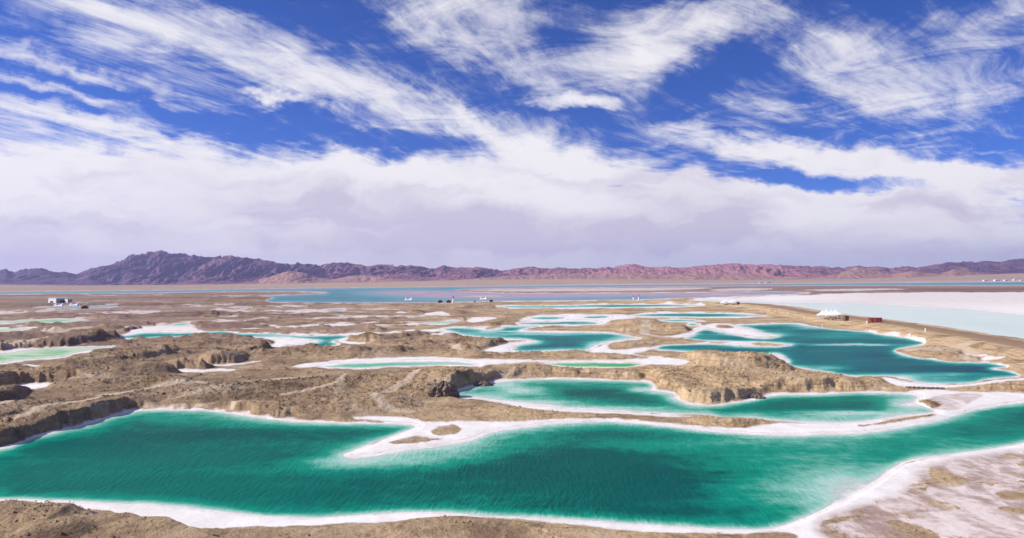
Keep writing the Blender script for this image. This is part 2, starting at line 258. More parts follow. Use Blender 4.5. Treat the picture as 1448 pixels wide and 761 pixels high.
SALT = [
 [(733,452),(752,445.5),(800,444.4),(850,444),(895,445.6),(905,450),(865,453),(860,458),(840,461),(800,454),(735,456)],
 [(432,450),(470,447.5),(520,446),(560,446.3),(600,445.6),(604,448.6),(540,449.5),(470,451.5)],
 [(396,460.8),(452,458),(497,456.6),(541,455),(503,460),(462,463.8),(396,464.3)],
 [(532,462),(579,457.3),(600,455.8),(600,458.7),(559,462.8)],
 [(396,438),(480,436.6),(492,440.5),(430,443),(396,442.5)], [(600,441),(638,442.6),(636,447),(600,447.4)],
 [(658,449.7),(697,447.4),(706,450.2),(690,453.6),(677,456.8),(659,455.4)],
 [(985,461),(1000,458.5),(1000,465),(985,473),(965,478.5),(940,478),(905,473),(880,470.5),(935,475.5),(970,474)],
 [(855,484),(872,481),(886,482.5),(872,487),(868,493),(885,494.5),(925,491),(936,487.3),(928,495.8),(900,499),(895,502),(950,505),(992,515.3),(972,518),(930,517),(900,516.5),(905,508),(921,506),(880,501.5),(830,499),(834,496)],
 [(403,521),(430,514.5),(480,509.5),(540,506),(600,504.8),(650,506.8),(690,508.8),(760,509.3),(850,509.3),(922,507),(915,514),(760,513),(735,514),(700,516),(672,520),(640,515),(600,513),(520,515),(460,520),(430,521)],
 [(150,522.5),(200,522.3),(240,523.3),(269,522.7),(331,522.3),(334,525),(300,526.8),(285,528),(241,525.6),(190,524.8)],
 [(265,518),(275,514),(290,517.2),(330,515.6),(382,509.5),(330,518.7),(280,519.8)],
 [(-80,558),(0,550),(33,542.6),(80,542.4),(113,543),(76,548),(28,553),(0,559),(-80,571)],
 [(28,516.6),(55,517.2),(92,518.3),(60,519.8),(32,518.6)], [(-20,526),(8,525.8),(12,527.4),(-20,529)],
 [(-40,440.5),(70,438),(142,436.8),(60,441.2),(0,445),(-40,446)], [(75,446),(140,441.4),(200,438.4),(232,439.5),(222,444),(190,444.6),(140,444)], [(-40,461),(50,463),(86,461.4),(40,464.6),(-40,466)],
 [(290,437.5),(318,435),(332,438.6),(400,438.3),(400,441.4),(330,441.4),(300,440.3)], [(308,447.8),(345,444.4),(360,445.2),(320,449.2)],
 [(232,456.2),(270,453),(340,451.6),(402,447.6),(345,454.4),(325,456),(290,454.8),(260,456.4)], [(367,461),(402,458.8),(402,464.2),(385,464.2)],
 [(163,478),(185,466),(205,460.5),(234,457),(285,462),(280,467),(297,469),(234,471),(190,474)],
 [(328,474.5),(400,476.5),(450,480),(452,484),(424,489.5),(400,490.4),(393,492.6),(374,490),(390,486.4),(384,483),(366,479)],
 [(466,482.5),(496,476.5),(490,482),(500,484),(530,487),(518,488.8),(483,486)],
 [(396,470.6),(450,471.6),(500,471.6),(560,468.6),(604,466.6),(640,462.5),(700,461.8),(712,464),(690,468.5),(640,472),(618,477),(606,473),(626,471),(618,469.2),(560,471.5),(540,473),(496,476),(396,474.6)],
 [(676,497.6),(700,490.5),(726,484),(741,483),(730,478.6),(764,483.5),(740,487),(728,491),(724,495),(752,497.8),(790,497.6),(770,499.2),(720,499.8)],
 [(1037,459.5),(1062,465),(1072,468),(1083,472),(1104,474.8),(1076,479.4),(1034,472),(1014,468),(1000,464.5),(988,469),(996,459),(1010,457.3),(1030,457.3)],
 [(985,483),(1040,483),(1080,484),(1105,485.5),(1122,487.7),(1095,490.2),(1055,490.2),(1028,487.5),(960,486.4)],
 [(1088,496.5),(1100,499),(1112,505),(1119,510),(1110,518),(1092,515),(1098,508)],
 [(1240,531),(1290,541),(1345,545),(1393,540),(1420,537),(1460,533),(1460,538),(1400,545),(1335,550),(1290,550),(1262,546)],
 [(1262,556.5),(1300,551),(1340,551),(1345,554),(1400,555),(1480,556),(1480,566),(1407,573.5),(1366,580.5),(1324,595.5),(1283,602.5),(1228,612),(1172,614.5),(1103,616),(1040,612),(1062,604),(1100,598),(1200,598),(1262,591),(1300,585),(1298,566)],
 [(478,647),(530,624.5),(575,609),(590,602),(540,597),(490,593),(530,588.5),(575,591),(590,594),(622,598),(650,595.5),(700,597.5),(755,596),(797,592.5),(850,591.5),(893,594),(949,599),(1004,605),(1062,606),(1062,614),(1004,610.5),(949,603.5),(907,599.5),(852,595.5),(797,598.5),(750,603.5),(690,611.5),(668,623),(612,632),(557,640)],
 [(637,559),(660,558.5),(700,564),(740,570),(800,577),(870,582),(930,585),(985,588.5),(970,592),(893,588),(797,584),(755,580),(715,573),(690,567),(655,562)],
 [(-160,706),(0,705),(110,708),(221,712),(276,719),(378,730),(447,733),(543,726),(612,724),(700,730),(810,735),(949,744),(1076,750),(1100,752.6),(1004,757),(949,755.5),(893,754),(838,747),(769,739.5),(700,733.5),(640,735),(599,736),(543,741.6),(474,743.5),(405,747.5),(350,747.5),(300,751),(276,753),(240,744),(215,735),(171,728),(150,723.5),(69,721),(0,719.5),(-160,720)],
 [(1620,600),(1448,627),(1324,645),(1263,661),(1200,706),(1117,742),(1060,751),(1000,754),(1030,759),(1110,753),(1135,762),(1100,790),(1000,860),(1800,900),(1800,600)],
 [(985,422),(1055,419.6),(1110,417.6),(1152,416.4),(1200,414.8),(1297,413.4),(1448,413.4),(1900,411.5),(1900,500),(1640,470),(1448,448),(1400,442),(1338,437),(1255,434),(1200,430),(1110,429),(1000,426.5),(974,425)],
 [(645,410.2),(720,408.6),(850,407.4),(1000,406.2),(1010,408.5),(900,411.4),(800,412.3),(700,412.5)],
 [(1000,409.2),(1060,407.2),(1100,408.4),(1070,411),(1010,412)], [(1120,410.5),(1200,408.2),(1290,408),(1270,410),(1190,412)],
 [(418,413.4),(440,413),(465,413.9),(440,415)], [(112,417.4),(170,416.9),(172,418.4),(118,418.6)], [(216,416.6),(232,416.2),(232,417.6),(216,418)], [(272,419.4),(330,418),(372,418.2),(300,420.2)], [(240,431),(300,429.4),(345,430),(280,432)], [(370,432.6),(420,431),(440,433.5),(400,435)], [(560,441.4),(575,440.8),(578,443),(560,443)],
 [(40,470),(60,468.5),(75,470.5),(55,471.8)], [(1360,500),(1380,503),(1398,506.5),(1380,506)], [(1385,507.5),(1420,508.5),(1424,512),(1395,511)],
]
SOIL = [                                                # ground showing brown inside the white areas
 [(548,628.8),(566,622),(590,618.6),(627,620.6),(610,625),(585,628.2)], [(613,609),(622,603.5),(640,601.8),(653,606),(652,611),(636,614.6),(614,616.5)], [(582,591),(610,586.5),(634,591),(622,597),(608,599.4)],
 [(650,574),(700,575.5),(755,580.5),(797,584.3),(893,588.2),(976,592.6),(990,589),(1004,587.4),(1030,590),(1059,591),(1104,597),(1085,602),(1059,604),(1004,604),(949,598.4),(893,592.8),(810,591),(755,595),(700,597),(660,594)],
 [(1208,603.4),(1240,600),(1262,594.5),(1290,589.4),(1322,586),(1322,589.6),(1300,592.5),(1262,598.6),(1235,603)],
 [(1291,571.5),(1298,566.5),(1314,565),(1325,569),(1332,574.5),(1322,577.6),(1300,576.5)],
 [(1332,550.5),(1370,548),(1400,544.5),(1448,537.5),(1540,530),(1540,556),(1448,555.5),(1400,555),(1345,554)],
 [(1240,546),(1268,546.5),(1283,548.6),(1280,551.5),(1262,553),(1240,552)],
 [(1012,461.5),(1022,459.4),(1034,461.5),(1036,464.2),(1022,464.5)], [(1058,486.4),(1080,485.4),(1112,487.6),(1095,489),(1070,488.6)], [(1004,484.2),(1030,484),(1030,485.4),(1006,485.6)],
 [(855,487.5),(880,483),(910,480),(945,478.8),(985,480.5),(1000,482.4),(990,485),(940,487.6),(915,491),(885,493.6),(866,494.6)],
 [(700,461),(684,465.6),(694,466),(704,463)], [(1310,664.5),(1330,664),(1346,672),(1368,677),(1365,690),(1330,691),(1318,681)], [(1282,690),(1308,683.5),(1300,690)], [(1161,742),(1180,734.5),(1226,729),(1200,737),(1175,742.5)],
 [(1250,737),(1285,740),(1326,757),(1336,768),(1290,762),(1256,745)], [(1405,697),(1470,696),(1470,711),(1415,708)], [(1414,648.5),(1430,643),(1441,649)], [(1440,652),(1500,650),(1500,668),(1450,664)], [(1236,656),(1240,655),(1241,657)], [(1236,708),(1246,711),(1240,716)],
 [(1405,718),(1470,722),(1470,729),(1420,726)],
]
# ridges and mounds: crest as seen [(x, y)], crest heights, front width, back width (m), flat top (m)
MOUNDS = [
 ([(944,533),(965,524),(1000,521),(1060,521),(1120,526),(1180,534),(1230,541),(1256,546)], [1.8,2.7,3.1,3.1,2.9,2.5,1.8,0.8], 12, 22, 3),
 ([(1000,503),(1020,495),(1050,491.5),(1074,496)], [3.0,5.0,5.6,4.2], 12, 12, 2), ([(945,543),(960,550)], [2.0,2.2], 6, 8, 0.5), ([(985,553),(1035,549),(1075,551)], [2.4,2.8,2.4], 6, 14, 1),
 ([(1180,545),(1215,545)], [2.2,1.8], 4, 8, 1),
 ([(545,527),(600,519),(640,516),(668,517),(686,524)], [2.6,3.6,4.2,4.4,3.0], 17, 9, 1.5),
 ([(688,524),(740,516),(800,518),(860,521),(905,522),(940,524)], [2.0,2.2,2.2,2.2,2.4,2.6], 6, 6, 1),
 ([(250,549),(330,542),(400,536),(480,528),(545,526)], [1.6,2.4,2.6,2.6,2.6], 14, 10, 2), ([(330,569),(400,565),(470,560),(526,558)], [1.6,2.2,2.4,2.2], 8, 10, 1), ([(200,573),(300,574),(380,578)], [0.9,1.0,1.0], 4, 6, 0.5),
 ([(-60,527),(30,523.5),(100,522.5),(180,526),(245,533)], [3.0,3.2,3.2,2.6,1.6], 9, 5, 1.5),
 ([(-40,561),(0,551),(30,535)], [2.6,2.4,2.0], 3, 4, 0.5),
 ([(-40,585),(0,574),(20,569),(60,572),(110,566),(165,562)], [2.5,2.5,2.6,2.2,2.0,1.6], 10, 10, 2), ([(40,588),(75,582),(110,578),(150,574)], [2.2,2.6,2.6,1.8], 2.5, 9, 1), ([(0,606),(30,599)], [2.0,1.6], 2.5, 9, 1), ([(90,578),(140,566),(165,563)], [1.5,2.6,2.2], 2.5, 6, 1),
 ([(175,516),(205,511),(250,508),(300,500.5),(332,495.5)], [2.6,3.2,3.2,3.2,2.6], 4, 9, 1), ([(195,498.5),(215,494),(245,491)], [2.6,2.8,2.2], 3.5, 9, 0.5), ([(130,505),(165,503)], [2.4,2.4], 3.5, 9, 0.5), ([(100,510),(140,502),(200,492)], [2.0,2.2,2.2], 18, 8, 2),
 ([(0,489),(70,479),(110,472),(150,468),(180,467)], [2.2,2.8,3.4,3.6,3.0], 5, 12, 3), ([(195,460),(215,454),(240,452)], [2.8,3.4,2.2], 4, 10, 1), ([(36,455),(48,454),(62,456)], [2.2,2.6,1.8], 4, 8, 0.5), ([(0,470),(60,466),(120,463)], [2.2,2.0,1.6], 24, 12, 1),
 ([(200,480),(240,476),(300,474.5),(345,477),(372,482)], [0.7,1.0,1.1,1.1,1.0], 26, 8, 2), ([(365,488),(382,484.5)], [1.8,1.6], 3, 8, 0.5),
 ([(540,481),(590,476),(640,474),(690,477),(735,481)], [2.0,2.4,2.8,2.4,1.4], 26, 9, 2), ([(380,493),(440,491),(500,491),(560,487),(610,486)], [2.0,2.0,2.2,2.0,1.6], 15, 8, 1), ([(530,474),(560,472)], [2.4,2.0], 5, 10, 1),
 ([(736,466),(760,461.5),(800,459.5),(850,459.5),(900,461)], [1.2,2.4,2.6,2.4,2.4], 9, 7, 1), ([(866,455),(890,450.4),(914,451.5)], [2.2,3.8,3.0], 14, 10, 2), ([(918,457),(945,455),(970,460)], [3.0,3.4,2.4], 12, 12, 2), ([(915,467),(945,465),(967,468)], [2.2,2.8,2.6], 7, 10, 1.5),
 ([(890,487.5),(915,481.5),(950,478.5),(1000,481)], [1.2,2.2,2.2,1.4], 10, 7, 1), ([(900,500.5),(940,497.5),(1000,493.5)], [1.4,2.4,2.6], 16, 8, 1),
 ([(600,438),(650,436),(700,434.8),(780,436),(860,436),(1000,436.5)], [1.8,2.2,2.4,2.2,2.0,1.6], 20, 12, 3), ([(640,447),(700,453),(720,456)], [1.2,1.8,1.2], 14, 12, 1), ([(760,496.8),(800,493.6),(824,494),(850,498)], [0.8,1.4,1.2,0.6], 9, 6, 1), ([(640,500),(700,502),(760,503),(860,504)], [1.0,1.2,1.2,1.0], 9, 6, 2),
 ([(1000,590.5),(1030,590.5),(1065,593)], [0.9,1.0,0.5], 3, 3, 0.5), ([(700,578),(760,582),(850,588)], [0.35,0.4,0.3], 4, 4, 1), ([(1380,549),(1420,543),(1470,537)], [0.8,1.6,2.0], 6, 6, 1), ([(1298,568.5),(1315,567)], [0.5,0.5], 3, 3, 1), ([(1275,593),(1318,587)], [0.4,0.5], 2, 2, 0.5),
 ([(1290,492),(1340,496),(1390,502)], [0.8,1.0,1.2], 20, 20, 4),
 ([(-60,724),(10,716),(40,717),(80,721),(95,722),(112,730)], [1.3,1.5,1.4,1.3,1.3,0.8], 6, 2.2, 0.3), ([(60,748),(95,738),(125,738)], [1.0,1.2,0.7], 4, 3, 0.3), ([(130,752),(180,744),(225,742),(262,752)], [0.5,0.7,0.7,0.4], 4, 3, 0.3), ([(555,748),(600,741),(650,738),(700,741),(742,747)], [0.35,0.55,0.55,0.5,0.3], 5, 2.5, 0.3), ([(780,755),(850,756),(940,760)], [0.25,0.3,0.3], 4, 2, 0.5),
 ([(0,430),(60,429),(140,428)], [2.2,2.4,2.0], 25, 20, 3), ([(150,424),(250,422),(330,421.5)], [2,2.4,2], 30, 30, 3), ([(300,418.6),(345,421),(372,420.6)], [1.5,2,1], 30, 20, 3), ([(120,445),(170,447),(200,446)], [1.6,1.8,1.2], 14, 12, 2), ([(240,443),(300,441.5),(340,443)], [2.0,2.2,1.4], 16, 12, 2), ([(270,459),(320,456),(400,458),(480,464)], [1.8,2.0,1.8,1.4], 20, 12, 2), ([(420,452),(480,454),(540,452)], [1.4,1.6,1.4], 14, 12, 2), ([(420,432),(520,431),(600,433)], [1.6,1.8,1.6], 24, 16, 3),
]
CAUSE = [(940,424.5),(985,426),(1030,427.5),(1070,430),(1110,434.5),(1160,443.5),(1220,450),(1297,460.5),(1350,469),(1400,477),(1448,485.5),(1540,503),(1640,525)]
CAUSE_H = 2.1
TRACKS = [([(150,552),(200,545.5),(250,539),(300,536.5),(345,533.5),(400,530),(450,528)], 2.4), ([(330,570),(350,566),(400,563),(470,558.5),(525,557.5),(536,567),(545,572),(580,574)], 1.5), ([(545,551),(575,543),(592,530),(600,525)], 1.2), ([(400,556),(450,549),(480,543),(492,530)], 0.9),
          ([(-10,490),(30,485.5),(80,478),(130,471)], 4.0), ([(0,582),(20,570),(50,566)], 1.6), ([(30,597),(60,582),(110,575),(140,567)], 1.3), ([(210,567),(250,568),(330,563)], 1.3), ([(910,470),(916,460),(908,452)], 3.0), ([(1316,494),(1360,491),(1372,496),(1368,503)], 3.0), ([(1290,492),(1340,490),(1380,487)], 3.5), ([(655,496),(640,486)], 2.0), ([(40,464),(75,470),(110,466),(150,459)], 5.0), ([(1330,672),(1448,680)], 0.8), ([(1330,670),(1448,677)], 0.5)]

def polyline_d(pts_w, X, Y, reach):
    """distance (m), parameter-interpolated value index and signed side (front negative) to a world polyline"""
    x = X.ravel(); y = Y.ravel(); p = np.array(pts_w)
    sel = np.where((x > p[:, 0].min() - reach) & (x < p[:, 0].max() + reach) & (y > p[:, 1].min() - reach) & (y < p[:, 1].max() + reach))[0]
    xs = x[sel]; ys = y[sel]; best = np.full(xs.shape, 1e18); idx = np.zeros(xs.shape); sid = np.zeros(xs.shape)
    for i in range(len(p) - 1):
        a = p[i]; e = p[i + 1] - a; L = e @ e + 1e-9
        t = np.clip(((xs - a[0]) * e[0] + (ys - a[1]) * e[1]) / L, 0, 1)
        dx = xs - a[0] - t * e[0]; dy = ys - a[1] - t * e[1]; d2 = dx * dx + dy * dy
        m = d2 < best; best[m] = d2[m]; idx[m] = (i + t)[m]; sid[m] = (e[0] * (ys - a[1]) - e[1] * (xs - a[0]))[m]
    return sel, np.sqrt(best), idx, sid

# ------------------------------------------------------------------ ground grid
U = np.concatenate([np.linspace(-1.7, -0.86, 70, endpoint=False), np.linspace(-0.86, 0.86, 1070), np.linspace(0.86, 1.7, 71)[1:]])
s_rows = np.concatenate([np.arange(460, 300, -1.0), np.arange(300, 170, -0.75), np.arange(170, 14, -0.55), np.arange(14, 3.2, -0.22)])
D = HC * F / s_rows
D = np.concatenate([D, np.geomspace(D[-1] * 1.03, 10500, 22)])
Xg = D[:, None] * U[None, :]; Yg = np.repeat(D[:, None], len(U), 1)
PXg, PYg = proj(Xg, Yg)
S = PYg - horizon(PXg)                                  # pixels below the horizon
# small shoreline irregularity, scaled with distance
UU = Xg / Yg; LN = np.log(Yg)
wx = fbm(UU / 0.045, LN / 0.12, 5, 0.60, 3); wy = fbm(UU / 0.05, LN / 0.12, 5, 0.60, 11)
amp = np.clip((S - 4) / 60, 0, 1)
QX = PXg + wx * 4.0 * amp; QY = PYg + wy * 1.5 * amp
W = np.full(Xg.shape, -80.0, np.float32); RIM = np.full(Xg.shape, -80.0, np.float32)
pond_sd = []
n_rim = fbm(UU / 0.06, LN / 0.10, 3, 0.6, 51)
n_edge = fbm(UU / 0.028, LN / 0.06, 4, 0.62, 57)
n_str = fbm(UU / 0.11, LN / 0.045, 4, 0.62, 63)
for (nm, poly, sc, rim, cset, shoals) in PONDS:
    sd = poly_sd(poly, QX, QY, 80 if S.max() else 80, 2 if len(poly) > 25 else 1)
    pond_sd.append(sd); W = np.maximum(W, sd); RIM = np.maximum(RIM, sd + rim * (1 + 1.7 * n_rim))
salt = RIM.copy()
for poly in SALT: salt = np.maximum(salt, poly_sd(poly, QX, QY, 40))
left = sstep(-PXg, -820, -420) * sstep(-S, -110, -70)
salt = salt - 1.2 * left * (W < 0) + n_edge * (5.0 + 5.0 * left) * np.clip((S - 3) / 20, 0, 1)
zone = sstep(S, 18, 26) * sstep(-S, -84, -66) * sstep(-PXg, -800, -560)
salt = np.maximum(salt, np.where(zone > 0.02, (n_str - 0.30 + 0.15 * n_edge) * 22 * zone - 8 * (1 - zone), -40))
isl = np.full(Xg.shape, -40.0, np.float32)
for poly in SOIL: isl = np.maximum(isl, poly_sd(poly, QX, QY, 40))
isl = isl + 5.5 * n_edge + 3.0 * fbm(Xg / 1.7, Yg / 1.7, 3, 0.6, 77) * np.clip(120 / Yg, 0, 1)
pinkp = poly_sd([(1300,655),(1448,635),(1700,620),(1700,800),(1250,800),(1150,762),(1150,735),(1250,705),(1285,690)], PXg, PYg, 40)
n_pat = fbm(Xg / 7.0 + 0.5 * wx, Yg / 5.0, 5, 0.62, 83)
isl = np.maximum(isl, np.where(pinkp > 0, (n_pat - 0.24) * 22 * sstep(pinkp, 2, 18) * (0.35 + 0.65 * sstep(PXg, 1240, 1360)) - 6 * (1 - sstep(pinkp, 2, 18)), -40))
salt = np.where(W > 0, np.maximum(salt, 0.5), np.minimum(salt, -isl))
soil_d = np.clip(-salt, 0, 60)                          # how far inside brown soil
# relief
lr = fbm(Xg / 22.0, Yg / 22.0, 3, 0.5, 21); mr = fbm(Xg / 5.5, Yg / 5.5, 3, 0.55, 31); fr = ridged(Xg / 1.9, Yg / 1.9, 2, 0.5, 41)
det = np.clip(260.0 / Yg, 0, 1); far = np.clip(1 - (Yg - 900) / 900, 0, 1)
M = np.zeros(Xg.shape)
wob = 1 + 0.50 * lr + 0.18 * mr * np.clip(500 / Yg, 0, 1)
for pts, hs, wf, wb, flat in MOUNDS:
    ph = np.array(hs); xw, yw = pix([p[0] for p in pts], [p[1] for p in pts], ph * 0.95)
    sel, d, idx, sid = polyline_d(np.stack([xw, yw], 1), Xg, Yg, max(wf, wb) * 2.2 + flat)
    h = np.interp(idx, np.arange(len(ph)), ph)
    w = np.where(sid > 0, wb, wf) * wob.ravel()[sel]
    t = np.clip(1 - (d - flat) / np.maximum(w, 0.5), 0, 1)
    steep = 1 / (1 + (wf < 6) * 0.6)
    v = h * (t * t * (3 - 2 * t)) ** steep
    m = M.ravel(); m[sel] = np.maximum(m[sel], v); M = m.reshape(Xg.shape)
cw = np.stack(pix([p[0] for p in CAUSE], [p[1] for p in CAUSE], CAUSE_H), 1)
sel, cd, _, csid = polyline_d(cw, Xg, Yg, 60)
cz = np.zeros(Xg.size); cdist = np.full(Xg.size, 99.0); cz[sel] = CAUSE_H * sstep(-cd, -np.where(csid > 0, 15, 24), -10.0); cdist[sel] = cd
cz = cz.reshape(Xg.shape); cdist = cdist.reshape(Xg.shape)
crack = ridged(Xg / 2.6 + mr, Yg / 3.2 + lr, 3, 0.55, 71)
M2 = M * (0.66 + 0.20 * sstep(-PXg, -420, -300) + 0.06 * sstep(PXg, 500, 900) + 0.30 * sstep(PYg, 690, 712)) * sstep(soil_d, 0.0, 6.0 + 6.0 * sstep(PXg, 600, 800)) * (1 + 0.10 * mr * det - 0.09 * (1 - crack) * det)
rough = sstep(soil_d, 1.0, 12.0)
near_w = np.clip(Yg / 70.0, 0.4, 1)
near_w = np.clip((Yg - 45) / 60.0, 0.15, 1) * (1 - 0.95 * sstep(pinkp, -6, 4))
bump = rough * far * near_w * (0.14 + 0.20 * lr + det * (0.13 * mr * (0.5 + 0.5 * sstep(M, 0.2, 1.5)) + 0.22 * (fr - 0.5) * (0.4 + sstep(M, 0.1, 1.2))))
zl2 = sstep(-PXg, -1150, -520) * sstep(S, 13, 20) * sstep(-S, -150, -85)
berm = sstep(fbm(UU / 0.075, LN / 0.032, 4, 0.6, 95), 0.06, 0.45) * zl2 * sstep(soil_d, 1.5, 7)
bump = bump + 1.5 * berm
calm = 1 - sstep(-cdist, -26, -9)
zl = np.clip(-W, 0, 12) * 0.012 + np.maximum(bump, 0.0) * calm + M2 * calm + 0.03 * mr * det * sstep(-W, 2, 8)
zl = np.maximum(zl, cz * sstep(-W, 0, 3) + 0.02)
zw = -np.clip(W, 0, 40) * 0.003
Zg = np.where(W > 0, zw, zl)
# fans of gravel rising from the far shore to the mountains
shore_x = np.array([-420, 0, 200, 400, 600, 800, 1000, 1250, 1448, 1900]); shore_y = np.array([417, 412.3, 410.5, 407.6, 405.5, 403, 401.5, 399.6, 398.2, 395.2])
foot_x = np.array([-500, 0, 120, 250, 400, 520, 640, 760, 900, 1050, 1200, 1330, 1448, 2000]); foot_y = np.array([404, 402.6, 404, 403.2, 400.6, 399.5, 396.5, 394.5, 394.6, 396, 394.2, 390.5, 386.5, 384])
pxu = CX + F * U
ds = HC * F / (np.interp(pxu, shore_x, shore_y) - horizon(pxu))
YF = 4600.0
zf = HC + (horizon(pxu) - np.interp(pxu, foot_x, foot_y)) / F * YF
t = np.clip((Yg - ds[None] * 1.02) / (YF - ds[None] * 1.02), 0, 1.0)
Zg = Zg + np.where(W > 0, 0, zf[None] * t ** 1.15)
Zg = Zg + np.where(Yg > 7500, -(Yg - 7500) * 0.006, 0)
# surface masks
soil = np.clip(0.5 - salt / (7.0 + 9.0 * np.clip(1.4 - Yg / 110, 0, 1)), 0, 1)
beyond = sstep(Yg / ds[None], 0.995, 1.02)
inflat = sstep(PXg, 380, 700) * sstep(-PYg, -421, -416) + sstep(PXg, 950, 1250) * (PYg < 416)
inflat = np.maximum(inflat, 1.0 * left * sstep(fbm(UU / 0.16, LN / 0.05, 4, 0.6, 91) - 0.15 * sstep(PXg, 100, 600), -0.35, 0.20))
flatm = np.clip(inflat, 0, 1) * (W < 0) * (1 - beyond)
pink2 = poly_sd([(1310,563),(1345,557),(1400,556),(1370,572),(1350,583),(1320,580),(1330,574)], PXg, PYg, 20)
pink3 = poly_sd([(225,519),(260,515.5),(300,520),(270,522),(230,521.5)], PXg, PYg, 20)
pink4 = sstep(-PYg, -475, -440) * sstep(-PXg, -760, -300) * 0.85
pink = np.clip(np.maximum.reduce([sstep(pinkp, -14, 22) * 0.95, sstep(pink2, -3, 4) * 0.7, sstep(pink3, -3, 3), pink4, sstep(-PYg, -440, -424) * sstep(PXg, 1100, 1250) * 0.35, (PYg < 413) * 0.8]), 0, 1)
pink = np.clip(pink + 0.55 * sstep(-salt, -4.5, 0) * (PYg > 445) * (W < 0), 0, 1)
track = np.zeros(Xg.size)
for pts, wd in TRACKS:
    xw, yw = pix([p[0] for p in pts], [p[1] for p in pts], 1.2)
    sel, d, _, _ = polyline_d(np.stack([xw, yw], 1), Xg, Yg, wd * 3 + 2)
    track[sel] = np.maximum(track[sel], sstep(-d, -wd * 0.95, -wd * 0.45))
track = track.reshape(Xg.shape)
gold = np.clip(0.12 + sstep(PXg, 100, 1000) * 0.58 + 0.2 * lr + 0.75 * n_str * sstep(-S, -120, -60) + 0.30 * sstep(-cdist, -40, -10) + 0.12, 0, 1)
gold = np.clip(gold + 0.30 * sstep(PYg, 715, 735) * (0.6 + 0.8 * mr), 0, 1)
gold *= 1 - 0.4 * sstep(-PYg, -470, -430) * sstep(-PXg, -600, -300)
gold = np.clip(gold - 0.55 * berm, 0, 1)
moss = np.zeros(Xg.shape)
for poly in ([(196,547),(230,541),(244,544),(230,547),(205,550)], [(218,554),(228,551),(230,555),(222,558)], [(1307,491.3),(1320,491.3),(1320,493.2),(1308,493.2)], [(1323,496),(1340,494),(1360,496.5),(1330,498.4)], [(1366,493),(1390,492),(1396,497),(1376,499)]):
    moss = np.maximum(moss, sstep(poly_sd(poly, PXg, PYg, 8), -1.5, 2.0))
gold = gold * (1 - beyond) + beyond * (0.75 + 0.15 * n_str)
pink = pink * (1 - beyond)
track = np.maximum(track, 0.25 * beyond * sstep(PXg, 150, 500))
flatm = np.maximum(flatm, 0.45 * beyond)
grassy = sstep(-cdist, -20, -9) * sstep(PXg, 1180, 1280) * (1 - sstep(-cdist, -6.5, -4.5)) * (csid.mean() > -1e18)

def grid_faces(nr, nc):
    i = np.arange(nr * nc, dtype=np.int64).reshape(nr, nc)
    return np.stack([i[:-1, :-1], i[:-1, 1:], i[1:, 1:], i[1:, :-1]], -1).reshape(-1, 4)
def quad_mesh(name, verts, faces, mat=None, smooth=True, attrs=None, cols=None):
    me = bpy.data.meshes.new(name)
    verts = np.ascontiguousarray(verts, np.float32); faces = np.ascontiguousarray(faces, np.int32)
    k = faces.shape[1]
    me.vertices.add(len(verts)); me.vertices.foreach_set('co', verts.ravel())
    me.loops.add(faces.size); me.loops.foreach_set('vertex_index', faces.ravel())
    me.polygons.add(len(faces)); me.polygons.foreach_set('loop_start', np.arange(0, faces.size, k, dtype=np.int32))
    me.polygons.foreach_set('use_smooth', np.full(len(faces), smooth))
    for a, v in (attrs or {}).items():
        at = me.attributes.new(a, 'FLOAT', 'POINT'); at.data.foreach_set('value', np.ascontiguousarray(v, np.float32).ravel())
    for a, v in (cols or {}).items():
        at = me.attributes.new(a, 'FLOAT_COLOR', 'POINT'); at.data.foreach_set('color', np.ascontiguousarray(np.concatenate([v, np.ones((len(v), 1))], 1), np.float32).ravel())
    me.update(calc_edges=True)
    if mat: me.materials.append(mat)
    return me
def add(name, me, parent=None, **props):
    o = bpy.data.objects.new(name, me); COL.objects.link(o)
    if parent is not None: o.parent = parent
    for k_, v in props.items(): o[k_] = v
    return o

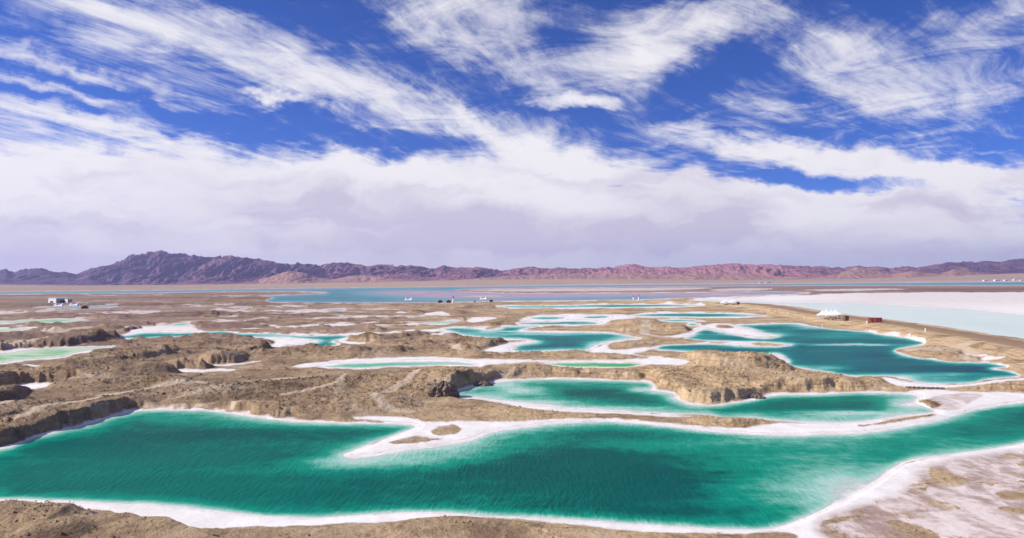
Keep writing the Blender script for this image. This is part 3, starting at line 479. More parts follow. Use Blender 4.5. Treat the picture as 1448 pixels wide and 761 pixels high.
# ------------------------------------------------------------------ materials
def new_mat(name):
    m = bpy.data.materials.new(name); m.use_nodes = True
    return m, NT(m.node_tree)
def plain(name, col, rough_=0.6, var=0.12, scale=2.0, metal=0.0):
    m, k = new_mat(name)
    co = k('ShaderNodeTexCoord').outputs['Object']
    n = k.noise(co, scale, 5.0, 0.6)
    c = k.mix(k.smooth(n, 0.3, 0.7), tuple(v * (1 - var) for v in col), tuple(min(1, v * (1 + var)) for v in col))
    b = k('ShaderNodeBsdfPrincipled', {'Base Color': c, 'Roughness': rough_, 'Metallic': metal})
    k('ShaderNodeOutputMaterial', {'Surface': b.outputs[0]})
    return m
def ground_material():
    m, k = new_mat('ground')
    pos = k('ShaderNodeNewGeometry').outputs['Position']
    a = k('ShaderNodeSeparateColor', {0: k('ShaderNodeAttribute', attribute_name='mask_a').outputs['Color']}).outputs
    b = k('ShaderNodeSeparateColor', {0: k('ShaderNodeAttribute', attribute_name='mask_b').outputs['Color']}).outputs
    n_big = k.noise(pos, 0.035, 4.0, 0.55); n_mid = k.noise(pos, 0.28, 6.0, 0.62); n_fine = k.noise(pos, 1.6, 6.0, 0.68); n_grain = k.noise(pos, 7.0, 4.0, 0.7)
    edge = k.m('MULTIPLY_ADD', k.m('SUBTRACT', n_mid, 0.5), 0.8, k.m('MULTIPLY_ADD', k.m('SUBTRACT', n_fine, 0.5), 0.5, a[0]))
    soilf = k.smooth(edge, 0.36, 0.62)
    tone = k.m('MULTIPLY_ADD', k.m('SUBTRACT', n_big, 0.5), 1.0, k.m('MULTIPLY_ADD', k.m('SUBTRACT', n_mid, 0.5), 0.9, b[0]), clamp=True)
    brown = k.mix(tone, (0.195, 0.125, 0.076), (0.69, 0.490, 0.272))
    brown = k.mix(k.smooth(n_fine, 0.46, 0.70, 0.0, 0.45), brown, (0.105, 0.068, 0.050))
    brown = k.mix(k.smooth(n_grain, 0.42, 0.75, 0.0, 0.55), brown, (0.58, 0.45, 0.31))
    n_spk = k.noise(pos, 0.62, 5.0, 0.7)
    brown = k.mix(k.smooth(n_spk, 0.52, 0.66, 0.0, 0.34), brown, (0.115, 0.075, 0.055))
    brown = k.mix(k.smooth(n_spk, 0.50, 0.34, 0.0, 0.30), brown, (0.62, 0.47, 0.31))
    strata = k.noise(k.mapping(pos, scale=(0.05, 0.05, 4.5)), 1.0, 4.0, 0.6)
    brown = k.mix(k.smooth(strata, 0.48, 0.62, 0.0, 0.40), brown, (0.17, 0.105, 0.065))
    n_pc = k.noise(pos, 0.10, 6.0, 0.62, 0.6)
    brown = k.mix(k.smooth(n_pc, 0.54, 0.70, 0.0, 0.60), brown, (0.60, 0.48, 0.36))
    brown = k.mix(k.smooth(n_pc, 0.47, 0.32, 0.0, 0.62), brown, (0.13, 0.078, 0.050))
    brown = k.mix(k.smooth(n_big, 0.56, 0.75, 0.0, 0.35), brown, (0.30, 0.17, 0.095))
    brown = k.mix(k.m('MULTIPLY', b[2], 0.85), brown, k.mix(k.smooth(k.noise(k.mapping(pos, scale=(0.15, 1, 1)), 0.012, 5.0, 0.65), 0.40, 0.62), (0.155, 0.088, 0.076), (0.40, 0.275, 0.225)))
    brown = k.mix(k.m('MULTIPLY', b[1], k.smooth(n_fine, 0.35, 0.6, 0.15, 0.8)), brown, (0.19, 0.135, 0.03))
    brown = k.mix(k.m('MULTIPLY', a[2], k.smooth(n_fine, 0.3, 0.6, 0.65, 0.95)), brown, (0.66, 0.52, 0.38))
    white = k.mix(k.smooth(n_mid, 0.35, 0.70), (0.79, 0.75, 0.72), (0.90, 0.87, 0.84))
    white = k.mix(k.smooth(n_fine, 0.50, 0.72, 0.0, 0.30), white, (0.66, 0.60, 0.56))
    ps = k.noise(k.mapping(pos, rot=(0, 0, 0.5), scale=(1.0, 0.45, 1)), 0.20, 8.0, 0.72, 0.8)
    p2 = k.noise(pos, 0.75, 7.0, 0.72)
    rosy = k.mix(k.smooth(k.m('MULTIPLY_ADD', p2, 0.5, ps), 0.62, 0.87), (0.72, 0.60, 0.555), (0.37, 0.265, 0.225))
    white = k.mix(k.m('MULTIPLY', a[1], k.smooth(k.m('MULTIPLY_ADD', p2, 0.4, ps), 0.44, 0.74, 0.60, 1.0)), white, rosy)
    # tide lines and the damp edge of the crust
    sh = k('ShaderNodeAttribute', attribute_name='shore').outputs['Fac']
    sw = k.m('MULTIPLY_ADD', k.m('SUBTRACT', n_mid, 0.5), 5.0, k.m('MULTIPLY_ADD', k.m('SUBTRACT', n_fine, 0.5), 2.5, sh))
    line = k.m('MULTIPLY', k.smooth(k.m('ABSOLUTE', k.m('SUBTRACT', sw, 5.2)), 0.0, 1.1, 0.6, 0.0), k.smooth(n_big, 0.32, 0.50))
    damp = k.m('MULTIPLY', k.smooth(sw, 0.2, 2.6, 0.40, 0.0), k.smooth(sh, 0.01, 0.3))
    white = k.mix(k.m('MAXIMUM', line, damp), white, (0.50, 0.40, 0.345))
    col = k.mix(soilf, white, brown)
    h = k.m('MULTIPLY_ADD', n_fine, 0.8, k.m('MULTIPLY_ADD', n_mid, 1.6, k.m('MULTIPLY', n_grain, 0.28)))
    bmp = k('ShaderNodeBump', {'Height': h, 'Strength': k.m('MULTIPLY_ADD', soilf, 0.75, 0.22), 'Distance': 0.55})
    bs = k('ShaderNodeBsdfPrincipled', {'Base Color': col, 'Roughness': 0.92, 'Specular IOR Level': 0.2, 'Normal': bmp.outputs[0]})
    k('ShaderNodeOutputMaterial', {'Surface': bs.outputs[0]})
    return m
MG = ground_material()
vg = np.stack([Xg, Yg, Zg], -1).reshape(-1, 3)
gm = quad_mesh('ground', vg, grid_faces(*Xg.shape), MG, True, {'shore': np.clip(-W, 0, 60)},
    {'mask_a': np.stack([soil, pink, track], -1).reshape(-1, 3), 'mask_b': np.stack([np.clip(gold + 0.3 * grassy, 0, 1), moss, flatm], -1).reshape(-1, 3)})
add('ground', gm, kind='structure')
# the desert floor round and behind the drone, below the detailed sheet
nb = 90
bx = np.linspace(-14000, 14000, nb); by = np.linspace(-3000, 11000, nb); BX, BY = np.meshgrid(bx, by)
BZ = np.full(BX.shape, -0.35)
tm = quad_mesh('terrain', np.stack([BX, BY, BZ], -1).reshape(-1, 3), grid_faces(nb, nb), MG, True, None,
    {'mask_a': np.tile([1.0, 0.3, 0.0], (nb * nb, 1)), 'mask_b': np.tile([0.5, 0.0, 0.3], (nb * nb, 1))})
add('terrain', tm, kind='structure')

def zat(x, y):
    i = np.interp(y, D, np.arange(len(D))); j = np.interp(x / y, U, np.arange(len(U)))
    i0 = int(min(i, len(D) - 2)); j0 = int(min(j, len(U) - 2)); fi, fj = i - i0, j - j0
    return float((Zg[i0, j0] * (1 - fj) + Zg[i0, j0 + 1] * fj) * (1 - fi) + (Zg[i0 + 1, j0] * (1 - fj) + Zg[i0 + 1, j0 + 1] * fj) * fi)
def spot(px, py):
    z = 0.0
    for _ in range(12):
        x, y = pix(px, py, z); z = 0.5 * z + 0.5 * zat(float(x), float(y))
    return float(x), float(y), zat(float(x), float(y))

# ------------------------------------------------------------------ water
WCOL = {   # shallow, mid, green, deep (linear)
 'teal': [(0.62, 0.70, 0.66), (0.24, 0.52, 0.42), (0.003, 0.265, 0.175), (0.000, 0.084, 0.074)],
 'blue': [(0.62, 0.72, 0.70), (0.20, 0.52, 0.46), (0.001, 0.245, 0.212), (0.001, 0.068, 0.104)],
 'green': [(0.62, 0.72, 0.62), (0.24, 0.55, 0.28), (0.060, 0.36, 0.10), (0.005, 0.20, 0.045)],
 'mint': [(0.62, 0.72, 0.66), (0.30, 0.56, 0.42), (0.13, 0.43, 0.27), (0.04, 0.28, 0.17)],
 'pale': [(0.66, 0.70, 0.62), (0.48, 0.62, 0.42), (0.20, 0.46, 0.25), (0.09, 0.34, 0.20)],
 'grey': [(0.52, 0.52, 0.50), (0.36, 0.42, 0.41), (0.24, 0.34, 0.35), (0.14, 0.24, 0.27)],
 'far': [(0.50, 0.36, 0.40), (0.36, 0.30, 0.40), (0.14, 0.32, 0.36), (0.045, 0.19, 0.24)],  # pink shallows: salt bed, plus a pink reflection put into the colour
 'milk': [(0.74, 0.76, 0.75), (0.62, 0.70, 0.655), (0.56, 0.67, 0.62), (0.50, 0.64, 0.58)],
}
def water_material(cset):
    m, k = new_mat('water_' + cset)
    pos = k('ShaderNodeNewGeometry').outputs['Position']
    dep = k('ShaderNodeAttribute', attribute_name='depth').outputs['Fac']
    nb_ = k.noise(k.mapping(pos, rot=(0, 0, 0.3), scale=(0.6, 1.6, 1)), 0.05, 5.0, 0.6, 0.5)
    w = k.m('MULTIPLY', k.m('MULTIPLY', k.m('SUBTRACT', nb_, 0.5), 0.95), k.smooth(dep, 0.10, 0.6))
    n_sh = k.noise(pos, 0.45, 7.0, 0.7, 0.4)
    dep2 = k.m('MULTIPLY_ADD', k.m('MULTIPLY', k.m('SUBTRACT', n_sh, 0.5), 0.55), k.smooth(dep, 0.015, 0.18), dep, clamp=True)
    d = k.m('ADD', dep2, w, clamp=True)
    c = WCOL[cset]
    col = k.mix(k.smooth(d, 0.05, 0.34), c[0], c[1])
    col = k.mix(k.smooth(d, 0.25, 0.66), col, c[2])
    n_lake = k.noise(k.mapping(pos, loc=(40, 7, 0), scale=(1.0, 1.5, 1)), 0.014, 3.0, 0.5)
    deep = k.mix(k.smooth(n_lake, 0.38, 0.62), c[3], tuple(0.68 * p + 0.32 * q for p, q in zip(c[3], c[2])))
    col = k.mix(k.smooth(d, 0.58, 1.0), col, deep)
    # wind ripples about a metre long, crests across the wind, in patches
    warp = k('ShaderNodeTexNoise', {'Vector': pos, 'Scale': 0.03, 'Detail': 2.0}).outputs['Color']
    pw = k.vm('ADD', pos, k.vm('MULTIPLY', k.vm('SUBTRACT', warp, (0.5, 0.5, 0.5)), (9.0, 9.0, 0.0)))
    r1 = k.noise(k.mapping(pw, rot=(0, 0, R(-8)), scale=(1.0, 0.24, 1)), 1.9, 3.0, 0.55)
    r2 = k.noise(k.mapping(pw, rot=(0, 0, R(24)), scale=(1.0, 0.32, 1)), 3.3, 2.0, 0.5)
    r3 = k.noise(pos, 5.0, 2.0, 0.5)
    gust = k.smooth(k.noise(pos, 0.022, 3.0, 0.5), 0.35, 0.65, 0.55, 1.0)
    h = k.m('MULTIPLY', k.m('MULTIPLY_ADD', r1, 1.0, k.m('MULTIPLY_ADD', r2, 0.45, k.m('MULTIPLY', r3, 0.08))), gust)
    bmp = k('ShaderNodeBump', {'Height': h, 'Strength': k.smooth(dep, 0.02, 0.35, 0.05, 0.55), 'Distance': 0.28})
    alpha = k.smooth(dep2, 0.0, 0.22)
    df = k('ShaderNodeBsdfDiffuse', {'Color': col, 'Normal': bmp.outputs[0]})
    gl = k('ShaderNodeBsdfGlossy', {'Color': (1, 1, 1, 1), 'Roughness': 0.2, 'Normal': bmp.outputs[0]})
    fr_ = k.m('MULTIPLY', k('ShaderNodeFresnel', {'IOR': 1.33, 'Normal': bmp.outputs[0]}).outputs[0], 0.16)     # wave slopes keep the mean reflectance low at grazing view
    mx = k('ShaderNodeMixShader', {0: fr_, 1: df.outputs[0], 2: gl.outputs[0]})
    tr = k('ShaderNodeBsdfTransparent')
    mo = k('ShaderNodeMixShader', {0: alpha, 1: tr.outputs[0], 2: mx.outputs[0]})
    k('ShaderNodeOutputMaterial', {'Surface': mo.outputs[0]})
    return m
WM = {c: water_material(c) for c in WCOL}
lakes = {'far lake', 'pale lake'}
for i, ((nm, poly, sc, rim, cset, shoals), sd) in enumerate(zip(PONDS, pond_sd)):
    big = (sd > 0).sum() > 20000
    st = 2 if big else 1
    t = 1 - np.exp(-np.clip(sd, 0, None) / sc)
    for (sx, sy, rx, ry, a) in shoals:
        t = t * (1 - a * np.exp(-(((QX - sx) / rx) ** 2 + ((QY - sy) / ry) ** 2) * 1.2))
    if cset == 'milk': t = np.maximum(t, 0.30 * (sd > 1.5))
    rr = slice(0, None, st)
    sdd = sd[rr, rr]; nr, nc = sdd.shape
    f = grid_faces(nr, nc); keep = (sdd.ravel()[f] > -6.0).any(1); f = f[keep]
    used, inv = np.unique(f, return_inverse=True)
    vx = np.stack([Xg[rr, rr].ravel()[used], Yg[rr, rr].ravel()[used], np.full(len(used), 0.0 - 0.0001 * i)], 1)
    me = quad_mesh('water', vx, inv.reshape(-1, 4), WM[cset], True, {'depth': t[rr, rr].ravel()[used]})
    add('lake_water' if nm in lakes else 'pond_water', me, kind='structure')

# ------------------------------------------------------------------ mountains
SKYL = [(-620,388),(-500,380),(-400,372),(-300,378),(-180,374),(-90,384),(-40,379),(0,382.3),(8,380),(19,385),(31,381.4),(50,379.4),(62,380.6),(81,384.5),(97,385.2),(107,388.3),(128,379.4),(143,377),(171,369.4),(185,360.4),(204,358.6),(226,354.2),(242,357.6),(271,360.4),(297,364),(328,361),(344,364),(371,367.3),(392,371),(410,374.5),(420,371.4),(430,373.7),(451,374.5),(482,371),(508,374),(518,376),(537,374),(552,375.4),(583,375.4),(615,380),(628,375),(646,378.3),(680,378),(710,383),(730,379.4),(753,377),(777,380),(791,378),(803,379.7),(848,379),(875,376.3),(896,372.8),(910,376.6),(934,378.3),(946,376.3),(960,379.7),(982,376.6),(1010,374.2),(1043,372.3),(1063,374.5),(1091,374.2),(1112,375.4),(1134,376.6),(1158,376),(1170,378),(1195,378.3),(1215,375.4),(1227,378.3),(1239,376),(1258,379.4),(1284,376.6),(1294,378.3),(1319,375.4),(1336,371.4),(1364,370.2),(1383,371),(1396,368.5),(1415,370.7),(1429,366.8),(1448,366),(1520,362),(1600,368),(1700,364),(1850,372),(2000,366)]
FOOTS = [(-620,404),(320,404.5),(335,403.5),(352,400),(380,391),(402,385.4),(415,383.8),(432,386.2),(450,392.5),(468,395.5),(488,391.5),(515,388.5),(540,391.5),(575,397),(640,396.5),(680,393),(720,390.5),(760,388),(800,386.5),(840,387.5),(880,386),(940,388),(985,386),(1020,389),(1060,387),(1100,391),(1150,392),(1185,388),(1200,381),(1214,377.5),(1235,382),(1260,388),(1275,386),(1292,383),(1310,386),(1330,387.5),(1348,380.5),(1372,384),(1400,388.5),(1448,388),(2000,388)]
def range_mesh(name, sky, y0, yc, y1, n_c, n_r, seed, mat, lx, ly, sharp, foot_drop, jag):
    u = np.linspace(-1.1, 1.1, n_c); px = CX + F * u
    v = np.concatenate([np.linspace(0, 1, int(n_r * 0.75), endpoint=False), np.linspace(1, 1.7, n_r - int(n_r * 0.75))])
    wv = 1 + 0.05 * fbm(px / 150, px * 0 + seed, 2)
    Y = np.where(v[:, None] < 1, y0 + (yc - y0) * v[:, None], yc + (y1 - yc) * (v[:, None] - 1) / 0.7) * np.ones(n_c)[None] * wv[None]
    X = Y * u[None]
    sy_ = np.interp(px, [p[0] for p in sky], [p[1] for p in sky]) + jag * fbm(px / 9.0, px * 0 + seed, 3, 0.6, seed)
    zs = HC + (horizon(px) - sy_) / F * yc                             # crest height wanted
    z0 = HC + (horizon(px) - np.interp(px, foot_x, foot_y)) / F * y0 - foot_drop
    hgt = np.maximum(zs - z0, 0.5)
    wxn = fbm(X / (lx * 2.2), Y / (ly * 1.6), 3, 0.5, seed + 5); wyn = fbm(X / (lx * 2.0), Y / (ly * 2.0), 3, 0.5, seed + 9)
    rgw = 0.8 * fbm(X / (lx * 0.6), Y / (ly * 0.5), 2, 0.5, seed + 19)
    xx = X / lx + wxn * 0.9; yy = Y / ly + wyn * 0.7
    rg = 0.58 * ridged(xx, yy, 5, 0.55, seed + 13) + 0.42 * ridged(xx * 2.9 + rgw, yy * 1.5, 4, 0.58, seed + 17)
    rg = np.clip((rg - 0.25) / 0.62, 0, 1.15)
    big = fbm(X / (lx * 3.5), Y / (ly * 2.0), 2, 0.5, seed + 31)
    vv = v[:, None] * np.ones(n_c)[None]
    prof = np.where(vv < 1, sstep(vv, -0.15, 1.05) ** 0.85 * (vv ** 0.45), 1 - 0.75 * (vv - 1) / 0.7)
    carve = sharp * np.clip(1.2 - 0.95 * vv, 0.14, 1) * (1 + 0.5 * big)
    k_ = prof * (1 - carve + carve * rg) + 0.05 * (rg - 0.5) * (vv > 0.04)
    ang = (z0[None] + hgt[None] * k_ - HC) / Y
    want = (zs - HC) / yc
    kmax = ((want * 1.0)[None] * Y - (z0[None] - HC)) / hgt[None]        # k that would reach the skyline at that row
    ratio = (kmax / np.maximum(k_, 1e-3)); ratio = np.where((k_ > 0.3), ratio, 9e9).min(0)
    ker = np.hanning(41); ker /= ker.sum()
    ratio = np.convolve(np.pad(ratio, 20, mode='edge'), ker, 'valid')
    Z = z0[None] + hgt[None] * k_ * np.clip(ratio, 0.3, 2.5)[None]
    Z = np.where(vv < 0.02, z0[None] - 3, Z)
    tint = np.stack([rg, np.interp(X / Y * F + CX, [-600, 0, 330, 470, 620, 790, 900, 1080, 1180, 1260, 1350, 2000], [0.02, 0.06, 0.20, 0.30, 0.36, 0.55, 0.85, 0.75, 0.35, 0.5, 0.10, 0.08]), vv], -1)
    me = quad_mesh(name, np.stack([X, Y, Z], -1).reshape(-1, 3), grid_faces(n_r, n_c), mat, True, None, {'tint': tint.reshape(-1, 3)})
    return me
def rock_material(name, dark, red, sand, sand_amt):
    m, k = new_mat(name)
    pos = k('ShaderNodeNewGeometry').outputs['Position']
    tn = k('ShaderNodeSeparateColor', {0: k('ShaderNodeAttribute', attribute_name='tint').outputs['Color']}).outputs
    n = k.noise(pos, 0.0035, 7.0, 0.65); n2 = k.noise(k.mapping(pos, scale=(1.0, 0.3, 0.6)), 0.02, 6.0, 0.68)
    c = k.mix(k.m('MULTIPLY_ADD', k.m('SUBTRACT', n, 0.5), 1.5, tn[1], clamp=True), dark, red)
    c = k.mix(k.smooth(n2, 0.52, 0.74, 0.0, 0.4), c, sand)
    c = k.mix(k.m('MULTIPLY', k.smooth(k.m('MULTIPLY_ADD', n, 0.35, tn[2]), 0.18, 0.48, 1.0, 0.0), sand_amt), c, sand)
    bmp = k('ShaderNodeBump', {'Height': k.m('MULTIPLY_ADD', n, 1.4, k.m('MULTIPLY', n2, 0.9)), 'Strength': 1.0, 'Distance': 40.0})
    b = k('ShaderNodeBsdfPrincipled', {'Base Color': c, 'Roughness': 0.95, 'Specular IOR Level': 0.1, 'Normal': bmp.outputs[0]})
    k('ShaderNodeOutputMaterial', {'Surface': b.outputs[0]})
    return m
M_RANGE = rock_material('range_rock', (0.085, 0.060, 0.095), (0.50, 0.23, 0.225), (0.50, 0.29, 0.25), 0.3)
M_FOOT = rock_material('foothill_rock', (0.40, 0.24, 0.19), (0.46, 0.26, 0.21), (0.66, 0.43, 0.29), 0.9)
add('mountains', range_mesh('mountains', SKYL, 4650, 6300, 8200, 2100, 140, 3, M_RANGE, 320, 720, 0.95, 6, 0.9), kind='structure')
add('hills', range_mesh('hills', FOOTS, 4350, 4900, 5600, 1100, 60, 8, M_FOOT, 110, 260, 0.45, 14, 1.0), kind='structure')

# ------------------------------------------------------------------ dirt road on the causeway
cwd = np.array(cw); seg = np.sqrt((np.diff(cwd, axis=0) ** 2).sum(1)); cum = np.concatenate([[0], np.cumsum(seg)])
ss = np.arange(cum[3] * 0.85, cum[-1], 3.0)
cxs = np.interp(ss, cum, cwd[:, 0]); cys = np.interp(ss, cum, cwd[:, 1])
kk = np.ones(15) / 15; cxs = np.convolve(np.pad(cxs, 7, mode='edge'), kk, 'valid'); cys = np.convolve(np.pad(cys, 7, mode='edge'), kk, 'valid')
tx = np.gradient(cxs); ty = np.gradient(cys); ln = np.hypot(tx, ty); nx, ny = -ty / ln, tx / ln
offs = np.array([-8.4, -7.8, -5.2, -3.2, -1.2, 1.6, 2.2])
rv = []
for o_ in offs:
    zz_ = [zat(a, b) for a, b in zip(cxs + nx * o_, cys + ny * o_)]
    rv.append(np.stack([cxs + nx * o_, cys + ny * o_, np.array(zz_) + (0.16 if -8.0 < o_ < 2.0 else -0.1)], 1))
rv = np.stack(rv, 1)
mr_, k = new_mat('dirt_road')
pos = k('ShaderNodeNewGeometry').outputs['Position']; n = k.noise(pos, 0.35, 6.0, 0.65)
bs = k('ShaderNodeBsdfPrincipled', {'Base Color': k.mix(n, (0.17, 0.10, 0.055), (0.40, 0.26, 0.15)), 'Roughness': 0.95})
k('ShaderNodeOutputMaterial', {'Surface': bs.outputs[0]})
add('road', quad_mesh('road', rv.reshape(-1, 3), grid_faces(len(ss), len(offs)), mr_), kind='structure')

# ------------------------------------------------------------------ mesh builder for the built things
class MB:
    def __init__(self): self.v = []; self.f = []
    def box(self, cx, cy_, cz_, sx, sy, sz, rz=0.0, taper=1.0):
        b = len(self.v); c, s = math.cos(rz), math.sin(rz)
        for dz in (-0.5, 0.5):
            q = taper if dz > 0 else 1.0
            for dx, dy in ((-0.5, -0.5), (0.5, -0.5), (0.5, 0.5), (-0.5, 0.5)):
                x, y = dx * sx * q, dy * sy * q
                self.v.append((cx + x * c - y * s, cy_ + x * s + y * c, cz_ + dz * sz))
        self.f += [[b + i for i in q] for q in ((3, 2, 1, 0), (4, 5, 6, 7), (0, 1, 5, 4), (1, 2, 6, 5), (2, 3, 7, 6), (3, 0, 4, 7))]
        return self
    def lathe(self, prof, n=12, cx=0, cy_=0):
        b = len(self.v)
        for r, z in prof:
            for i in range(n):
                a = 2 * math.pi * (i + 0.5) / n; self.v.append((cx + r * math.cos(a), cy_ + r * math.sin(a), z))
        for j in range(len(prof) - 1):
            for i in range(n):
                p, q = b + j * n + i, b + j * n + (i + 1) % n; self.f.append([p, q, q + n, p + n])
        self.f.append([b + i for i in range(n)][::-1]); self.f.append([b + (len(prof) - 1) * n + i for i in range(n)])
        return self
    def square(self, rings, cx=0, cy_=0):
        return self.poly4([(h, h, z) for h, z in rings], cx, cy_)
    def poly4(self, rings, cx=0, cy_=0):
        b = len(self.v)
        for hx, hy, z in rings:
            self.v += [(cx - hx, cy_ - hy, z), (cx + hx, cy_ - hy, z), (cx + hx, cy_ + hy, z), (cx - hx, cy_ + hy, z)]
        for j in range(len(rings) - 1):
            for i in range(4):
                p, q = b + j * 4 + i, b + j * 4 + (i + 1) % 4; self.f.append([p, q, q + 4, p + 4])
        e = b + 4 * (len(rings) - 1)
        self.f += [[b + 3, b + 2, b + 1, b], [e, e + 1, e + 2, e + 3]]
        return self
    def prism(self, outline, y0, y1):                # outline in x, z
        b = len(self.v); n = len(outline)
        self.v += [(x, y0, z) for x, z in outline] + [(x, y1, z) for x, z in outline]
        self.f += [[b + i for i in range(n)], [b + n + i for i in range(n)][::-1]]
        for i in range(n): self.f.append([b + i, b + n + i, b + n + (i + 1) % n, b + (i + 1) % n])
        return self
    def mesh(self, name, mat, smooth=False):
        me = bpy.data.meshes.new(name); me.from_pydata(self.v, [], self.f); me.validate()
        me.materials.append(mat); me.update()
        if smooth: me.polygons.foreach_set('use_smooth', [True] * len(me.polygons))
        return me
    def part(self, name, mat, parent, smooth=False):
        return add(name, self.mesh(name, mat, smooth), parent)
def thing(name, label, cat, loc, rz=0.0, group=None, scale=1.0):
    o = add(name, None, label=label, category=cat)
    if group: o['group'] = group
    o.location = loc; o.rotation_euler = (0, 0, rz); o.scale = (scale,) * 3
    return o
def copy_thing(src, label, loc, rz, scale=1.0):
    r = src.copy(); COL.objects.link(r); r['label'] = label; r.location = loc; r.rotation_euler = (0, 0, rz); r.scale = (scale,) * 3
    for ch in list(src.children):
        c = ch.copy(); COL.objects.link(c); c.parent = r
        for g in list(ch.children):
            d = g.copy(); COL.objects.link(d); d.parent = c
    return r
MWHITE = plain('white_membrane', (0.86, 0.86, 0.87), 0.5, 0.03); MPAINT = plain('white_paint', (0.78, 0.77, 0.76), 0.5, 0.06)
MSTEEL = plain('painted_steel', (0.62, 0.62, 0.62), 0.4, 0.08); MRED = plain('red_paint', (0.40, 0.035, 0.045), 0.5, 0.2)
MORANGE = plain('orange_paint', (0.40, 0.13, 0.06), 0.6, 0.2); MDKRED = plain('dark_red_boards', (0.16, 0.045, 0.045), 0.7, 0.25)
MDARK = plain('dark_opening', (0.045, 0.045, 0.06), 0.5, 0.2); MBROWN = plain('brown_boards', (0.16, 0.075, 0.045), 0.75, 0.25)
MGLASS = plain('window_glass', (0.05, 0.07, 0.10), 0.12, 0.1); MGREY = plain('wall_shade_grey', (0.36, 0.37, 0.44), 0.55, 0.1)  # the grey paints shade onto the white hall's right walls
MSTONE = plain('dark_stone', (0.17, 0.125, 0.105), 0.9, 0.5, 3.0); MWOOD = plain('weathered_wood', (0.24, 0.15, 0.10), 0.8, 0.3)

# ---- pagoda tents
def pagoda(label, loc, rz, group, scale=1.0):
    t = thing('pagoda_tent', label, 'tent', loc, rz, group, scale)
    prof = []
    for i in range(11):
        q = i / 10; prof.append((2.5 * (1 - q) ** 1.9 + 0.05, 2.4 + 3.1 * (0.75 * q + 0.25 * q * q)))
    MB().square(prof).part('canopy', MWHITE, t)
    MB().square([(2.52, 2.1), (2.52, 2.4), (2.46, 2.42)]).part('valance', MWHITE, t)
    MB().lathe([(0.05, 5.5), (0.03, 5.9), (0.01, 6.0)], 6).part('finial', MSTEEL, t)
    for sx in (-1, 1):
        for sy in (-1, 1):
            MB().box(sx * 2.42, sy * 2.42, 1.06, 0.12, 0.12, 2.12).part('pole', MSTEEL, t)
    return t
def tents(lst, rz, group, scale):
    first = None
    for px, py, lb in lst:
        x, y, z = spot(px, py)
        if first is None: first = pagoda(lb, (x, y, z - 0.03), rz, group, scale)
        else: copy_thing(first, lb, (x, y, z - 0.03), rz, scale)
tents([(1163.4, 451.6, 'white peaked tent nearest the white railing, left front of the causeway four'), (1175.6, 452.0, 'white peaked tent at the right front of the causeway four'),
    (1168.6, 450.4, 'white peaked tent at the left rear of the causeway four'), (1181.6, 450.9, 'white peaked tent at the right rear of the causeway four, by the chairs')], R(-14), 'peaked tents beside the causeway road', 0.98)
tents([(1022.6, 431.6, 'far white peaked tent by the pale lake, leftmost of its four'), (1033.4, 431.6, 'far white peaked tent by the pale lake, right one in front'),
    (1026.4, 430.2, 'far white peaked tent by the pale lake, left one behind'), (1037.2, 430.2, 'far white peaked tent by the pale lake, rightmost and behind')], R(-14), 'peaked tents at the end of the causeway', 0.9)
# ---- double peak shade sails
def saddle_tent(label, loc, rz, group, scale=1.0):
    t = thing('shade_tent', label, 'tent', loc, rz, group, scale)
    nx_, ny_ = 25, 13; X = np.linspace(-3.3, 3.3, nx_); Y = np.linspace(-2.0, 2.0, ny_); v = []
    for y in Y:
        for x in X:
            e = 1 - (abs(y) / 2.0) ** 1.3
            pk = sum(math.exp(-(((x - p) / 0.75) ** 2) - (y / 0.9) ** 2) for p in (-2.3, 2.3))
            ed = 1 - max(0, abs(x) - 2.3) / 1.0
            v.append((x * (1 - 0.12 * (1 - abs(y) / 2)), y, 2.3 + 0.75 * e * max(ed, 0) + 1.15 * pk + 0.25 * math.exp(-abs(abs(x) - 2.3) * 4 - abs(y) * 4)))
    top = np.array(v); bot = top - [0, 0, 0.06]; f = grid_faces(ny_, nx_); n0 = len(v)
    i = np.arange(n0).reshape(ny_, nx_); loop = np.concatenate([i[0, :], i[1:, -1], i[-1, -2::-1], i[-2:0:-1, 0]])
    side = [[a, a + n0, b + n0, b] for a, b in zip(loop, np.roll(loop, -1))]
    me = quad_mesh('canopy', np.concatenate([top, bot]), np.concatenate([f, f[:, ::-1] + n0, side]), MWHITE, True); add('canopy', me, t)
    for p in (-2.3, 2.3): MB().lathe([(0.06, 0), (0.06, 4.1), (0.02, 4.9)], 6, p).part('mast', MSTEEL, t)
    for sx in (-1, 1):
        for sy in (-1, 1): MB().box(sx * 3.2, sy * 1.9, 1.12, 0.1, 0.1, 2.3).part('pole', MSTEEL, t)
    return t
x, y, z = spot(578, 428.6); st0 = saddle_tent('white two-peaked shade tent alone on the lake shore, left of the lighthouse', (x, y, z - 0.03), R(4), 'two-peaked shade tents', 1.3)
for (px, py, lb, rz) in ((684, 427.2, 'white two-peaked shade tent between small dark huts, right of the single lighthouse', -6), (84, 437.4, 'white two-peaked shade tent below the hall, the left one', 3), (105.5, 436.6, 'white two-peaked shade tent below the hall, the right one', 3)):
    x, y, z = spot(px, py); copy_thing(st0, lb, (x, y, z - 0.03), R(rz), 1.25)
